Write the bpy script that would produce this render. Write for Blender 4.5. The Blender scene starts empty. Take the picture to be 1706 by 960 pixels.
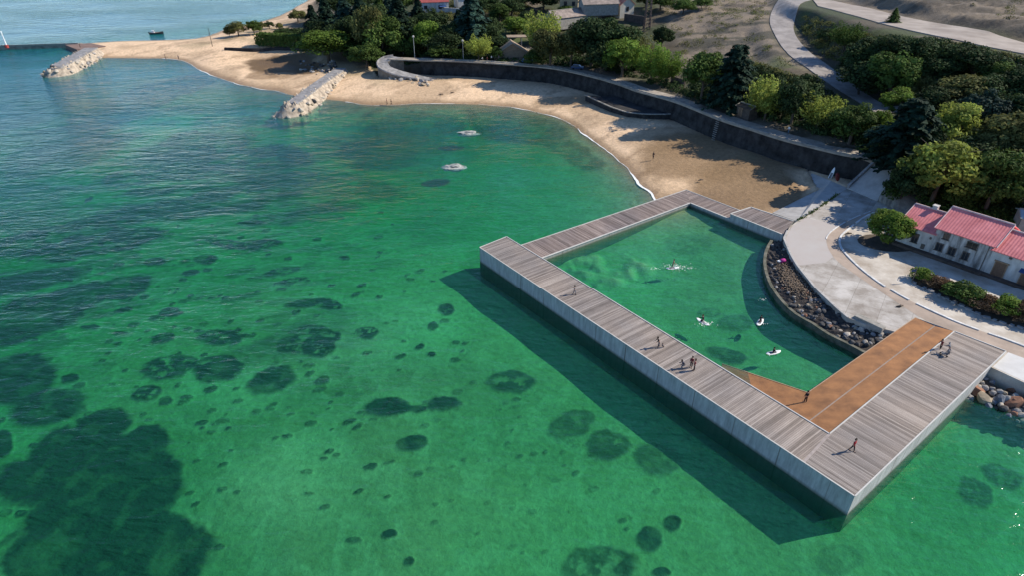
import bpy, bmesh, math, random
import numpy as np
from mathutils import Vector, Matrix
R = math.radians
SC = bpy.context.scene
COL = SC.collection
random.seed(7)

# ---------------------------------------------------------------- camera
F_PX, CX, CY, PITCH, CAM_H = 1050.0, 853.0, 480.0, R(31.4), 55.0
cam_d = bpy.data.cameras.new('camera')
cam = bpy.data.objects.new('camera', cam_d)
COL.objects.link(cam)
cam.location = (0, 0, CAM_H)
cam.rotation_euler = (R(90) - PITCH, 0, 0)
cam_d.sensor_width = 36
cam_d.lens = F_PX / 1706 * 36
cam_d.clip_start = 1
cam_d.clip_end = 20000
SC.camera = cam

# ---------------------------------------------------------------- sky, sun, exposure
SUN_EL = R(37)
SUN_DIR = Vector((0.975 * math.cos(SUN_EL), 0.222 * math.cos(SUN_EL), math.sin(SUN_EL)))   # towards the sun
world = bpy.data.worlds.new('World')
SC.world = world
world.use_nodes = True
wn = world.node_tree
bg = wn.nodes['Background']
sky = wn.nodes.new('ShaderNodeTexSky')
sky.sky_type = 'NISHITA'
sky.sun_disc = False
sky.sun_elevation = SUN_EL
sky.sun_rotation = math.atan2(SUN_DIR.x, SUN_DIR.y)
sky.air_density = 0.75
sky.dust_density = 0.0
sky.ozone_density = 2.5
tint = wn.nodes.new('ShaderNodeMix'); tint.data_type = 'RGBA'; tint.blend_type = 'MULTIPLY'; tint.inputs[0].default_value = 1; tint.inputs[7].default_value = (.80, .95, 1.12, 1)
wn.links.new(sky.outputs[0], tint.inputs[6]); wn.links.new(tint.outputs[2], bg.inputs[0])
bg.inputs[1].default_value = 0.125
sd = bpy.data.lights.new('sun', 'SUN')
sd.energy = 4.7
sd.angle = R(0.5)
sd.color = (1.0, 0.92, 0.80)
sun = bpy.data.objects.new('sun', sd)
COL.objects.link(sun)
sun.rotation_euler = SUN_DIR.to_track_quat('Z', 'Y').to_euler()
SC.view_settings.view_transform = 'Standard'
SC.view_settings.look = 'None'
SC.view_settings.gamma = 1
SC.view_settings.use_curve_mapping = False
SC.view_settings.exposure = 0.48
SC.render.engine = 'CYCLES'
SC.cycles.max_bounces = 8
SC.cycles.transparent_max_bounces = 16
SC.cycles.use_denoising = True
SC.cycles.caustics_reflective = False
SC.cycles.caustics_refractive = False
SC.cycles.sample_clamp_indirect = 4

# ---------------------------------------------------------------- survey helpers: a bearing read off the photo and a height give a place on the ground
ct, st = math.cos(PITCH), math.sin(PITCH)
def P(px, py, z=0.0):
    x, y = (px - CX) / F_PX, -(py - CY) / F_PX
    dy, dz = ct + y * st, -st + y * ct
    s = (z - CAM_H) / dz
    return Vector((s * x, s * dy, z))
def PX(p):
    dx, dy, dz = p[0], p[1], p[2] - CAM_H
    d = dy * ct - dz * st
    u = dy * st + dz * ct
    return CX + F_PX * dx / d, CY - F_PX * u / d
def PL(pts, z=0.0):
    return [P(p[0], p[1], p[2] if len(p) > 2 else z) for p in pts]

# ---------------------------------------------------------------- noise in numpy
_rs = np.random.RandomState(3)
_tab = _rs.rand(512, 512)
def vnoise(x, y):
    xi, yi = np.floor(x).astype(int), np.floor(y).astype(int)
    fx, fy = x - xi, y - yi
    fx, fy = fx * fx * (3 - 2 * fx), fy * fy * (3 - 2 * fy)
    a = _tab[xi % 512, yi % 512]; b = _tab[(xi + 1) % 512, yi % 512]
    c = _tab[xi % 512, (yi + 1) % 512]; d = _tab[(xi + 1) % 512, (yi + 1) % 512]
    return (a * (1 - fx) + b * fx) * (1 - fy) + (c * (1 - fx) + d * fx) * fy
def fbm(x, y, s, o=4, off=0.0):
    r = 0; amp = 1; tot = 0
    for i in range(o):
        r = r + amp * vnoise(x / s + 17.3 * i + off, y / s + 9.1 * i + off * 1.7)
        tot += amp; amp *= .5; s = s / 2.03
    return r / tot
def sst(a, b, x):
    t = np.clip((x - a) / (b - a), 0, 1)
    return t * t * (3 - 2 * t)

def inside(poly, x, y):
    r = np.zeros(x.shape, bool)
    n = len(poly)
    for i in range(n):
        x0, y0 = poly[i][0], poly[i][1]; x1, y1 = poly[(i + 1) % n][0], poly[(i + 1) % n][1]
        if y0 == y1: continue
        c = ((y0 > y) != (y1 > y)) & (x < (x1 - x0) * (y - y0) / (y1 - y0) + x0)
        r ^= c
    return r
def dist_line(poly, x, y):
    d = np.full(x.shape, 1e9)
    for i in range(len(poly) - 1):
        x0, y0 = poly[i][0], poly[i][1]; x1, y1 = poly[i + 1][0], poly[i + 1][1]
        vx, vy = x1 - x0, y1 - y0
        t = np.clip(((x - x0) * vx + (y - y0) * vy) / (vx * vx + vy * vy + 1e-9), 0, 1)
        d = np.minimum(d, np.hypot(x - x0 - t * vx, y - y0 - t * vy))
    return d

# ---------------------------------------------------------------- terrain survey points (bearing x, bearing y, height)
SHORE_A = [(172,96),(205,96.5),(240,97),(270,97),(298,99),(318,107),(335,118),(352,125),(375,133),(400,141),(430,148),(478,157)]
SHORE_B = [(548,166),(575,169),(600,174),(640,175),(700,172),(760,171.5),(800,173),(850,178),(890,186),(920,193),(950,205),(965,216),(985,232),(1005,246),(1030,267),(1055,294),(1072,312),(1090,328),(1110,345)]
SHORE_FAR = [(128,73),(165,70),(200,68),(250,67),(300,66),(340,62),(362,54),(382,46),(405,42),(440,34),(470,24),(490,14),(508,4),(520,-12),(540,-40)]
LOW = [(x, y, 0.0) for x, y in SHORE_A + SHORE_B + SHORE_FAR]
LOW += [(150,78,1.2),(200,78,1.6),(250,76,1.8),(300,76,2.0),(350,74,2.2),(400,70,2.4),(450,70,2.5),(500,60,3),(440,52,2.6),(400,54,2.2),(480,36,2.5),(505,22,2.5),
  (540,40,4.5),(560,70,4),(530,96,2.6),(560,110,2.6),(590,115,2.6),(600,95,4.5),(610,60,7.5),(570,20,8),(560,-10,7),
  (240,86,1.0),(300,88,1.1),(350,98,1.2),(380,85,1.6),(400,115,.9),(440,128,.8),(480,140,.5),(430,95,.35),(470,103,.2),(500,112,.3),(455,82,1.9),(500,84,2.0),(520,92,2.2),
  (600,130,1.8),(640,140,2.0),(620,155,.9),(700,150,1.3),(700,160,.6),(780,150,1.6),(800,162,.6),(870,150,1.6),(880,168,.7),(940,185,.7),(960,170,1.3),(1000,190,1.5),
  (1000,215,.9),(1050,195,2.0),(1050,240,1.0),(1100,220,1.6),(1100,280,.7),(1150,240,1.6),(1150,300,.5),(1200,260,1.0),(1250,262,2.0),(1230,310,.3),(1280,330,.15),(1310,300,1.0),
  (1340,312,.2),(1390,300,2.2),(1400,310,2.2),(1250,350,.1),(1200,345,-.1),(1160,345,-.5),
  (1140,400,-1.8),(1180,380,-1.4),(1050,430,-2.2),(1000,440,-2.5),(1200,450,-2.0),(1270,430,-1.5),(1200,520,-2.3),(1300,560,-2.3),(1380,600,-2.0),(1250,400,-1.2),(1300,640,-2.2),
  (1350,500,-1.0),(1450,560,-1.0),(1500,620,-2.0),(1600,700,-2.4),(1680,690,-1.3),(1706,720,-1.8),(1800,760,-2),(1650,800,-2.8),(1500,880,-2.8),
  (1060,320,-.6),(1020,300,-.9),(980,280,-1.3),(1040,345,-1.2),(1000,350,-1.8),(940,330,-2.2),(960,240,-.8),(920,215,-.9),(880,205,-1.1),(860,230,-2.4),(800,195,-1.0),(720,195,-1.2),(640,195,-1.2),
  (800,215,-3.4),(720,230,-4.0),(640,220,-3.8),(580,190,-1.4),(560,230,-4.4),(520,195,-2.2),(450,190,-1.6),
  (760,280,-3.6),(850,300,-3.3),(900,380,-2.9),(760,350,-3.4),(650,320,-4.2),(700,450,-2.8),(850,470,-2.7),(900,600,-2.6),(1100,700,-2.6),(1000,850,-2.7),(1300,900,-2.7),(700,700,-2.5),(600,560,-2.4),(500,600,-2.5),
  (700,900,-2.4),(400,800,-2.4),(500,950,-2.5),(200,700,-2.7),(50,600,-3.2),(0,950,-2.9),(100,850,-3.2),(200,900,-3.2),(300,600,-2.7),(-300,900,-3.4),(-200,500,-4.5),
  (400,450,-3.0),(250,500,-3.0),(100,450,-3.6),(0,350,-4.8),(-200,250,-7),(150,330,-3.9),(300,350,-3.4),(500,380,-3.3),(550,280,-3.9),(420,270,-3.8),(480,240,-3.5),
  (280,190,-1.8),(240,200,-1.9),(330,210,-2.4),(200,150,-3.0),(300,140,-1.9),(370,165,-2.0),(430,175,-1.6),(150,220,-3.5),(80,200,-4),(0,150,-5.5),(60,120,-3.8),(150,130,-2.5),(200,110,-1.4),(-200,120,-10),(0,95,-7),
  (300,250,-3.4),(200,280,-2.8),(380,320,-3.2),(0,60,-12),(150,60,-8),(260,50,-14),(300,30,-20),(100,20,-22),(430,20,-14),(480,0,-10),(0,0,-26),(-300,20,-26),(400,-30,-24),(100,-60,-28),(500,-50,-12),
  (850,1150,-2.8),(200,1150,-3),(1500,1150,-3),(2100,900,-3),(2000,1100,-3),(-300,1150,-3.4)]
LAND = [(640,94,6.8),(700,97,6.8),(760,99,6.8),(800,101,6.8),(870,106,6.8),(925,112,6.8),(985,125,6.8),(1030,138,6.8),(1060,149,6.8),(1090,157,6.8),(1130,168,6.8),(1200,196,6.8),(1250,212,6.8),(1300,228,6.8),(1350,241,6.8),(1400,253,6.8),(1440,261,6.8),(1457,269,6.8),
  (700,88,6.8),(800,92,6.8),(900,100,6.8),(1000,118,6.8),(1080,142,6.8),(1160,170,6.8),(1250,200,6.8),(1340,226,6.8),(1440,245,6.9),(1490,262,6.9),
  (1480,300,4.6),(1440,312,3.6),(1415,312,2.1),(1400,340,2.1),(1315,380,2.1),(1306,397,2.1),(1330,445,2.1),(1400,520,2.1),(1490,552,2.1),(1590,553,2.1),(1676,586,2.1),(1720,640,2.1),(1800,690,2.1),
  (1450,380,2.1),(1400,420,2.1),(1500,450,2.1),(1550,500,2.1),(1650,540,2.1),(1700,480,2.1),(1800,520,2.1),(1900,600,2.1),(1500,350,2.6),(1560,375,2.3),(1640,400,2.3),(1706,430,2.3),(1780,450,2.3),
  (1490,325,4.5),(1540,320,4.5),(1600,330,4.2),(1660,350,4.2),(1720,370,3.8),(1850,400,3.6),
  (1550,260,8),(1620,290,7.2),(1700,310,6.5),(1500,270,7.3),(1850,330,6.5),
  (1150,150,7.8),(1200,160,8.2),(1300,185,8.6),(1380,215,8.0),(1460,215,8.8),
  (1480,187,11),(1440,163,12),(1400,140,13),(1365,115,14.5),(1330,86,16),(1310,60,17),(1302,35,18.5),(1315,12,20),(1345,-8,21.5),
  
  (1370,5,22.5),(1420,16,23.5),(1480,28,24.2),(1560,42,24.6),(1640,58,24.6),(1706,72,24.2),(1800,92,24),(1950,130,22),
  (1362,22,22),(1400,36,22.5),(1450,50,23),(1520,66,22.5),(1600,80,22),(1706,96,21),(1440,85,20),(1400,72,19.5),(1500,100,19.5),(1600,115,19),(1706,130,18.5),
  (1500,150,15),(1600,170,14.5),(1700,185,14),(1530,195,11),(1620,225,10),(1700,240,9.5),(1850,250,9),(1850,180,13),
  (1550,8,27),(1650,12,27.5),(1706,25,26.5),(1480,-5,27),(1800,50,27),
  (1240,30,18.5),(1250,70,15.5),(1280,112,14),(1330,150,12),(1200,100,11.5),(1150,70,12.5),(1200,50,15),(1180,15,18),(1120,20,16.5),(1130,110,9.5),
  (1000,70,10),(1060,60,11),(900,60,10),(800,60,9.5),(870,25,13),(1030,22,15),(950,20,14),(720,20,13),(640,25,11.5),(620,60,8.5),(700,60,9),(850,80,7.5),(760,30,12.5),
  (960,-15,19),(1100,-15,20),(850,-20,18),(720,-15,16),(620,-15,11),(1250,-30,24),(1400,-60,30),(1650,-30,31),(560,0,7.5),(600,90,4.6),(560,40,6)]
def rbf_fit(pts, extra, c=2.0):
    xy = [(*P(a, b, z)[:2], z) for a, b, z in pts] + extra
    xy = np.array(xy)
    d = np.hypot(xy[:, None, 0] - xy[None, :, 0], xy[:, None, 1] - xy[None, :, 1])
    A = np.sqrt(d * d + c * c)
    n = len(xy)
    M = np.zeros((n + 1, n + 1)); M[:n, :n] = -A + np.eye(n) * -0.0; M[:n, n] = 1; M[n, :n] = 1
    w = np.linalg.lstsq(M, np.append(xy[:, 2], 0), rcond=1e-9)[0]
    def ev(x, y):
        sh = x.shape; x = x.ravel(); y = y.ravel(); out = np.empty(x.shape)
        for i in range(0, len(x), 60000):
            a, b = x[i:i+60000], y[i:i+60000]
            dd = np.sqrt((a[:, None] - xy[None, :, 0])**2 + (b[:, None] - xy[None, :, 1])**2 + c * c)
            out[i:i+60000] = -(dd @ w[:n]) + w[n]
        return out.reshape(sh)
    return ev
_wl = [(628,104),(645,97),(700,98),(760,100),(800,102),(870,107),(925,112.5),(985,126),(1030,139),(1060,150),(1090,158),(1130,170),(1200,198),(1250,214),(1300,230),(1350,243),(1400,255),(1440,263)]
_wx = []
for _a, _b in _wl[1:]:
    _p = P(_a, _b, 7.0); _wx += [(_p.x - .5, _p.y - .8, 1.7), (_p.x + 5, _p.y + 5, 1.2)]
low_f = rbf_fit(LOW, _wx + [(-400, 900, -30), (0, 1500, -30), (-900, 500, -30), (-500, 100, -12), (0, -60, -4), (300, 0, -4), (-300, 0, -5), (150, 60, -3)])
land_f = rbf_fit(LAND, [(0, 520, 26), (150, 450, 36), (300, 350, 36), (450, 200, 28), (200, 700, 46), (0, 900, 40), (-60, 600, 12), (600, 500, 55), (200, 80, 2.5), (300, 60, 3)])
WALL_TOP = [(628,104),(640,95),(700,98),(760,100),(800,102),(870,107),(925,112.5),(985,126),(1030,139),(1060,150),(1090,158),(1130,170),(1200,198),(1250,214),(1300,230),(1350,243),(1400,255),(1440,263),(1457,271)]
QZ = 2.4
QUAY_EDGE = [(1412,313),(1398,323),(1375,339),(1350,356),(1328,368),(1315,378),(1306,397),(1317,423),(1328,442),(1360,482),(1397,517),(1413,530),(1440,541),(1490,553)]
wall_w = PL(WALL_TOP, 7.0)
quay_w = PL(QUAY_EDGE, QZ)
tail_w = PL([(1525,530),(1590,553),(1676,586),(1650,612),(1706,640),(1800,690),(1900,745)], QZ)
LANDPOLY = [(v.x, v.y) for v in wall_w + quay_w + tail_w] + [(700, 60), (1500, 300), (1500, 2500), (-100, 2500), (-90, 640)] + [tuple(P(a, b, z)[:2]) for a, b, z in [(556,-15,7.5),(556,5,7.5),(562,40,6),(596,80,5)]]
APRON = PL([(1345,285,1.2),(1385,301,2.0),(1412,313,2.3),(1328,368,2.0),(1287,354,.4),(1363,316,.6)])

SEAM = [tuple(P(a, b, z)[:2]) for a, b, z in [(540,-60,7.5),(556,-15,7.5),(556,5,7.5),(562,40,6),(596,80,5),(622,100,5)]]
def coarse(f, x, y):
    if x.ndim < 2 or x.shape[0] < 50: return f(x, y)
    nr, nc = x.shape
    ri = np.unique(np.append(np.arange(0, nr, 4), nr - 1)); ci = np.unique(np.append(np.arange(0, nc, 4), nc - 1))
    g = f(x[np.ix_(ri, ci)], y[np.ix_(ri, ci)])
    g = np.array([np.interp(np.arange(nc), ci, r) for r in g])
    k = np.clip(np.searchsorted(ri, np.arange(nr), 'right') - 1, 0, len(ri) - 2)
    t = ((np.arange(nr) - ri[k]) / (ri[k+1] - ri[k]))[:, None]
    return g[k] * (1 - t) + g[k+1] * t
ROADS = [(PL([(1500,182,11.2),(1465,183,11.4),(1432,158,12.3),(1395,136,13.3),(1358,110,14.7),(1328,85,16.1),(1308,59,17.2),(1302,37,18.5),(1313,12,20.0),(1343,-8,21.3),(1385,-30,22.5)]), 5.5, 7.),
  (PL([(1343,-8,21.8),(1375,9,22.6),(1412,15,23.2),(1460,29,23.7),(1530,46,23.9),(1610,62,23.9),(1706,80,23.2),(1850,110,22.5)]), 10.5, 7.)]
RAMP_W = PL([(1457,271,7.1),(1412,313,2.55),(1462,334,2.55),(1495,284,7.1)])
QUAY_IN = PL([(x, y) for x, y in QUAY_EDGE] + [(1525,530),(1590,553),(1676,586),(1650,612),(1706,638),(1800,686),(1900,740),(2050,700),(1900,545),(1800,480),(1706,438),(1640,412),(1560,382),(1500,352),(1462,334)], QZ)
def height(x, y, inset=0.0):
    """ground height, with the sea bed below zero"""
    x = np.asarray(x, float); y = np.asarray(y, float)
    lo = coarse(low_f, x, y); la = coarse(land_f, x, y)
    m = inside(LANDPOLY, x, y)
    if inset: m = m & (dist_line([(v.x, v.y) for v in quay_w + tail_w], x, y) > inset) & (dist_line([(v.x, v.y) for v in wall_w], x, y) > 2.6)
    ds = dist_line(SEAM, x, y)
    la = la + (lo - la) * sst(30, 2, ds) * (lo > -1)
    h = np.where(m, la, lo)
    rough = np.where(m, np.clip((la - 7.4) / 4, 0, 1) * .9, 0.05)
    h = h + (fbm(x, y, 9, 4) - .5) * rough * 1.6
    rk = sst(.46, .56, fbm(x, y, 40, 2, 3.3)) * np.where(m, np.clip((la - 9.5) / 4, 0, 1), 0)
    h = h + rk * (np.abs(fbm((x * .5 + y * .86), (-x * .86 + y * .5) * .35, 5, 3, 61.) - .5) * -4.2 + .45)
    for ln, half, fall in ROADS:
        best = np.full(x.shape, 1e9); bz = np.zeros(x.shape)
        l = [(v.x, v.y, v.z) for v in ln]
        for i in range(len(l) - 1):
            vx, vy = l[i+1][0] - l[i][0], l[i+1][1] - l[i][1]
            t = np.clip(((x - l[i][0]) * vx + (y - l[i][1]) * vy) / (vx*vx + vy*vy), 0, 1)
            d = np.hypot(x - l[i][0] - t * vx, y - l[i][1] - t * vy)
            c = d < best; best = np.where(c, d, best); bz = np.where(c, l[i][2] + t * (l[i+1][2] - l[i][2]), bz)
        k = sst(half + fall, half, best)
        h = h + (bz - h) * k
    q = inside([(v.x, v.y) for v in QUAY_IN], x, y); h = np.where(q, np.minimum(h, 2.1), h)
    a, b = RAMP_W[0], RAMP_W[1]; ax_ = (b - a); t = np.clip(((x - a.x) * ax_.x + (y - a.y) * ax_.y) / (ax_.x**2 + ax_.y**2), 0, 1)
    q = inside([(v.x, v.y) for v in RAMP_W], x, y); h = np.where(q, np.minimum(h, 7.1 - 4.55 * t - .3), h)
    h = h + np.where((~m) & (lo < -.8), (fbm(x, y, 14, 3, 5.) - .5) * .7, 0)
    return h
def H(x, y):
    return float(height(np.array([x]), np.array([y]))[0])
def G(px, py):
    """the place on the ground seen along a bearing"""
    a = P(px, py, 45.0); b = P(px, py, -1.0)
    ts = np.linspace(0, 1, 1200)
    x = a.x + (b.x - a.x) * ts; y = a.y + (b.y - a.y) * ts; z = 45 - 46 * ts
    h = height(x, y)
    k = np.where(h >= z)[0]
    k = k[0] if len(k) else len(ts) - 1
    return Vector((x[k], y[k], h[k]))

# ---------------------------------------------------------------- materials
MATS = {}
def newmat(name):
    m = bpy.data.materials.new(name); m.use_nodes = True
    MATS[name] = m
    return m, m.node_tree.nodes, m.node_tree.links, m.node_tree.nodes['Principled BSDF']
def mat(name, col, rough=.7, var=.25, scale=1.5, bump=.0, metal=0, col2=None, spec=.3, stretch=(1,1,1), detail=6):
    """a surface with procedural tone variation and optional relief"""
    if name in MATS: return MATS[name]
    m, N, L, b = newmat(name)
    tc = N.new('ShaderNodeTexCoord'); mp = N.new('ShaderNodeMapping'); mp.inputs['Scale'].default_value = stretch
    L.new(tc.outputs['Object'], mp.inputs[0])
    n1 = N.new('ShaderNodeTexNoise'); n1.inputs['Scale'].default_value = scale; n1.inputs['Detail'].default_value = detail; n1.inputs['Roughness'].default_value = .65
    L.new(mp.outputs[0], n1.inputs[0])
    cr = N.new('ShaderNodeValToRGB')
    c2 = col2 or tuple(c * (1 - var) for c in col)
    cr.color_ramp.elements[0].position = .32; cr.color_ramp.elements[1].position = .68
    cr.color_ramp.elements[0].color = (*c2, 1); cr.color_ramp.elements[1].color = (*[min(1, c * (1 + var * .6)) for c in col], 1)
    L.new(n1.outputs[0], cr.inputs[0]); L.new(cr.outputs[0], b.inputs['Base Color'])
    b.inputs['Roughness'].default_value = rough; b.inputs['Metallic'].default_value = metal
    b.inputs['Specular IOR Level'].default_value = spec
    if bump:
        bp = N.new('ShaderNodeBump'); bp.inputs['Strength'].default_value = bump; bp.inputs['Distance'].default_value = .1
        L.new(n1.outputs[0], bp.inputs['Height']); L.new(bp.outputs[0], b.inputs['Normal'])
    return m

# ---------------------------------------------------------------- object helpers
def tag(o, label=None, cat=None, group=None, kind=None):
    if label: o['label'] = label
    if cat: o['category'] = cat
    if group: o['group'] = group
    if kind: o['kind'] = kind
    return o
def empty(name, loc, rz=0, label=None, cat=None, group=None):
    o = bpy.data.objects.new(name, None); COL.objects.link(o)
    o.location = loc; o.rotation_euler = (0, 0, rz); o.empty_display_size = .3
    return tag(o, label, cat, group)
class MB:
    """collects shapes and links them as one mesh object"""
    def __init__(s): s.v = []; s.f = []; s.uv = {}
    def add(s, vs, fs, uv=None):
        k = len(s.v); s.v += [tuple(v) for v in vs]
        for i, f in enumerate(fs):
            if uv: s.uv[len(s.f)] = uv[i]
            s.f.append([k + q for q in f])
    def box(s, c, d, rz=0, M=None):
        x, y, z = d[0] / 2, d[1] / 2, d[2] / 2
        vs = [Vector((a * x, b * y, e * z)) for e in (-1, 1) for a, b in ((-1,-1),(1,-1),(1,1),(-1,1))]
        rot = M or Matrix.Rotation(rz, 3, 'Z')
        s.add([rot @ v + Vector(c) for v in vs], [(0,3,2,1),(4,5,6,7),(0,1,5,4),(1,2,6,5),(2,3,7,6),(3,0,4,7)])
    def prism(s, top, zb, cap=True):
        """top: list of Vectors; walls go straight down to height zb (number or list)"""
        n = len(top); zb = zb if isinstance(zb, (list, tuple)) else [zb] * n
        a = sum(top[i].x * top[(i+1) % n].y - top[(i+1) % n].x * top[i].y for i in range(n))
        if a < 0: top = top[::-1]; zb = list(zb)[::-1]
        vs = [Vector(v) for v in top] + [Vector((v.x, v.y, z)) for v, z in zip(top, zb)]
        fs = [[i, i + n, (i + 1) % n + n, (i + 1) % n] for i in range(n)]
        if cap: fs += [list(range(n)), list(range(2 * n - 1, n - 1, -1))]
        s.add(vs, fs)
    def tube(s, pts, rads, n=6, cap=True):
        rings = []
        for i, p in enumerate(pts):
            p = Vector(p)
            d = (Vector(pts[min(i + 1, len(pts) - 1)]) - Vector(pts[max(i - 1, 0)])).normalized()
            u = d.cross(Vector((0, 0, 1)));
            if u.length < .1: u = d.cross(Vector((1, 0, 0)))
            u.normalize(); w = d.cross(u)
            rings.append([p + (u * math.cos(2*math.pi*k/n) + w * math.sin(2*math.pi*k/n)) * rads[i] for k in range(n)])
        k0 = len(s.v); vs = [v for r in rings for v in r]; fs = []
        for i in range(len(pts) - 1):
            for k in range(n):
                a, b = i * n + k, i * n + (k + 1) % n
                fs.append((a, b, b + n, a + n))
        if cap: fs += [list(range(n))[::-1], [len(vs) - n + k for k in range(n)]]
        s.add(vs, fs)
    def mesh(s, name, m=None):
        me = bpy.data.meshes.new(name); me.from_pydata(s.v, [], s.f)
        if s.uv:
            ul = me.uv_layers.new(name='UVMap')
            for p in me.polygons:
                if p.index in s.uv:
                    for li, q in zip(p.loop_indices, s.uv[p.index]): ul.data[li].uv = q
        if m: me.materials.append(m)
        me.update()
        return me
    def build(s, name, m, parent=None, loc=None, smooth=False, bevel=0, rz=0):
        me = s.mesh(name, m)
        if smooth: me.polygons.foreach_set('use_smooth', [True] * len(me.polygons))
        o = bpy.data.objects.new(name, me); COL.objects.link(o)
        if parent: o.parent = parent
        if loc is not None: o.location = loc
        o.rotation_euler.z = rz
        if bevel:
            md = o.modifiers.new('bevel', 'BEVEL'); md.width = bevel; md.segments = 2; md.limit_method = 'ANGLE'
        return o
def copy_tree(o, parent=None):
    c = o.copy(); COL.objects.link(c); c.parent = parent
    for ch in list(o.children): copy_tree(ch, c)
    return c
def resample(pts, step):
    """points at even steps along a smooth curve through pts (Vectors)"""
    out = []
    n = len(pts)
    for i in range(n - 1):
        p0, p1, p2, p3 = pts[max(i-1, 0)], pts[i], pts[i+1], pts[min(i+2, n-1)]
        k = max(1, int((p2 - p1).length / step))
        for j in range(k):
            t = j / k
            out.append(.5 * ((2*p1) + (p2-p0)*t + (2*p0-5*p1+4*p2-p3)*t*t + (3*p1-p0-3*p2+p3)*t**3))
    out.append(pts[-1].copy())
    return out
def side(pts, i):
    d = (pts[min(i + 1, len(pts) - 1)] - pts[max(i - 1, 0)]); d.z = 0; d.normalize()
    return Vector((-d.y, d.x, 0))
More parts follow.
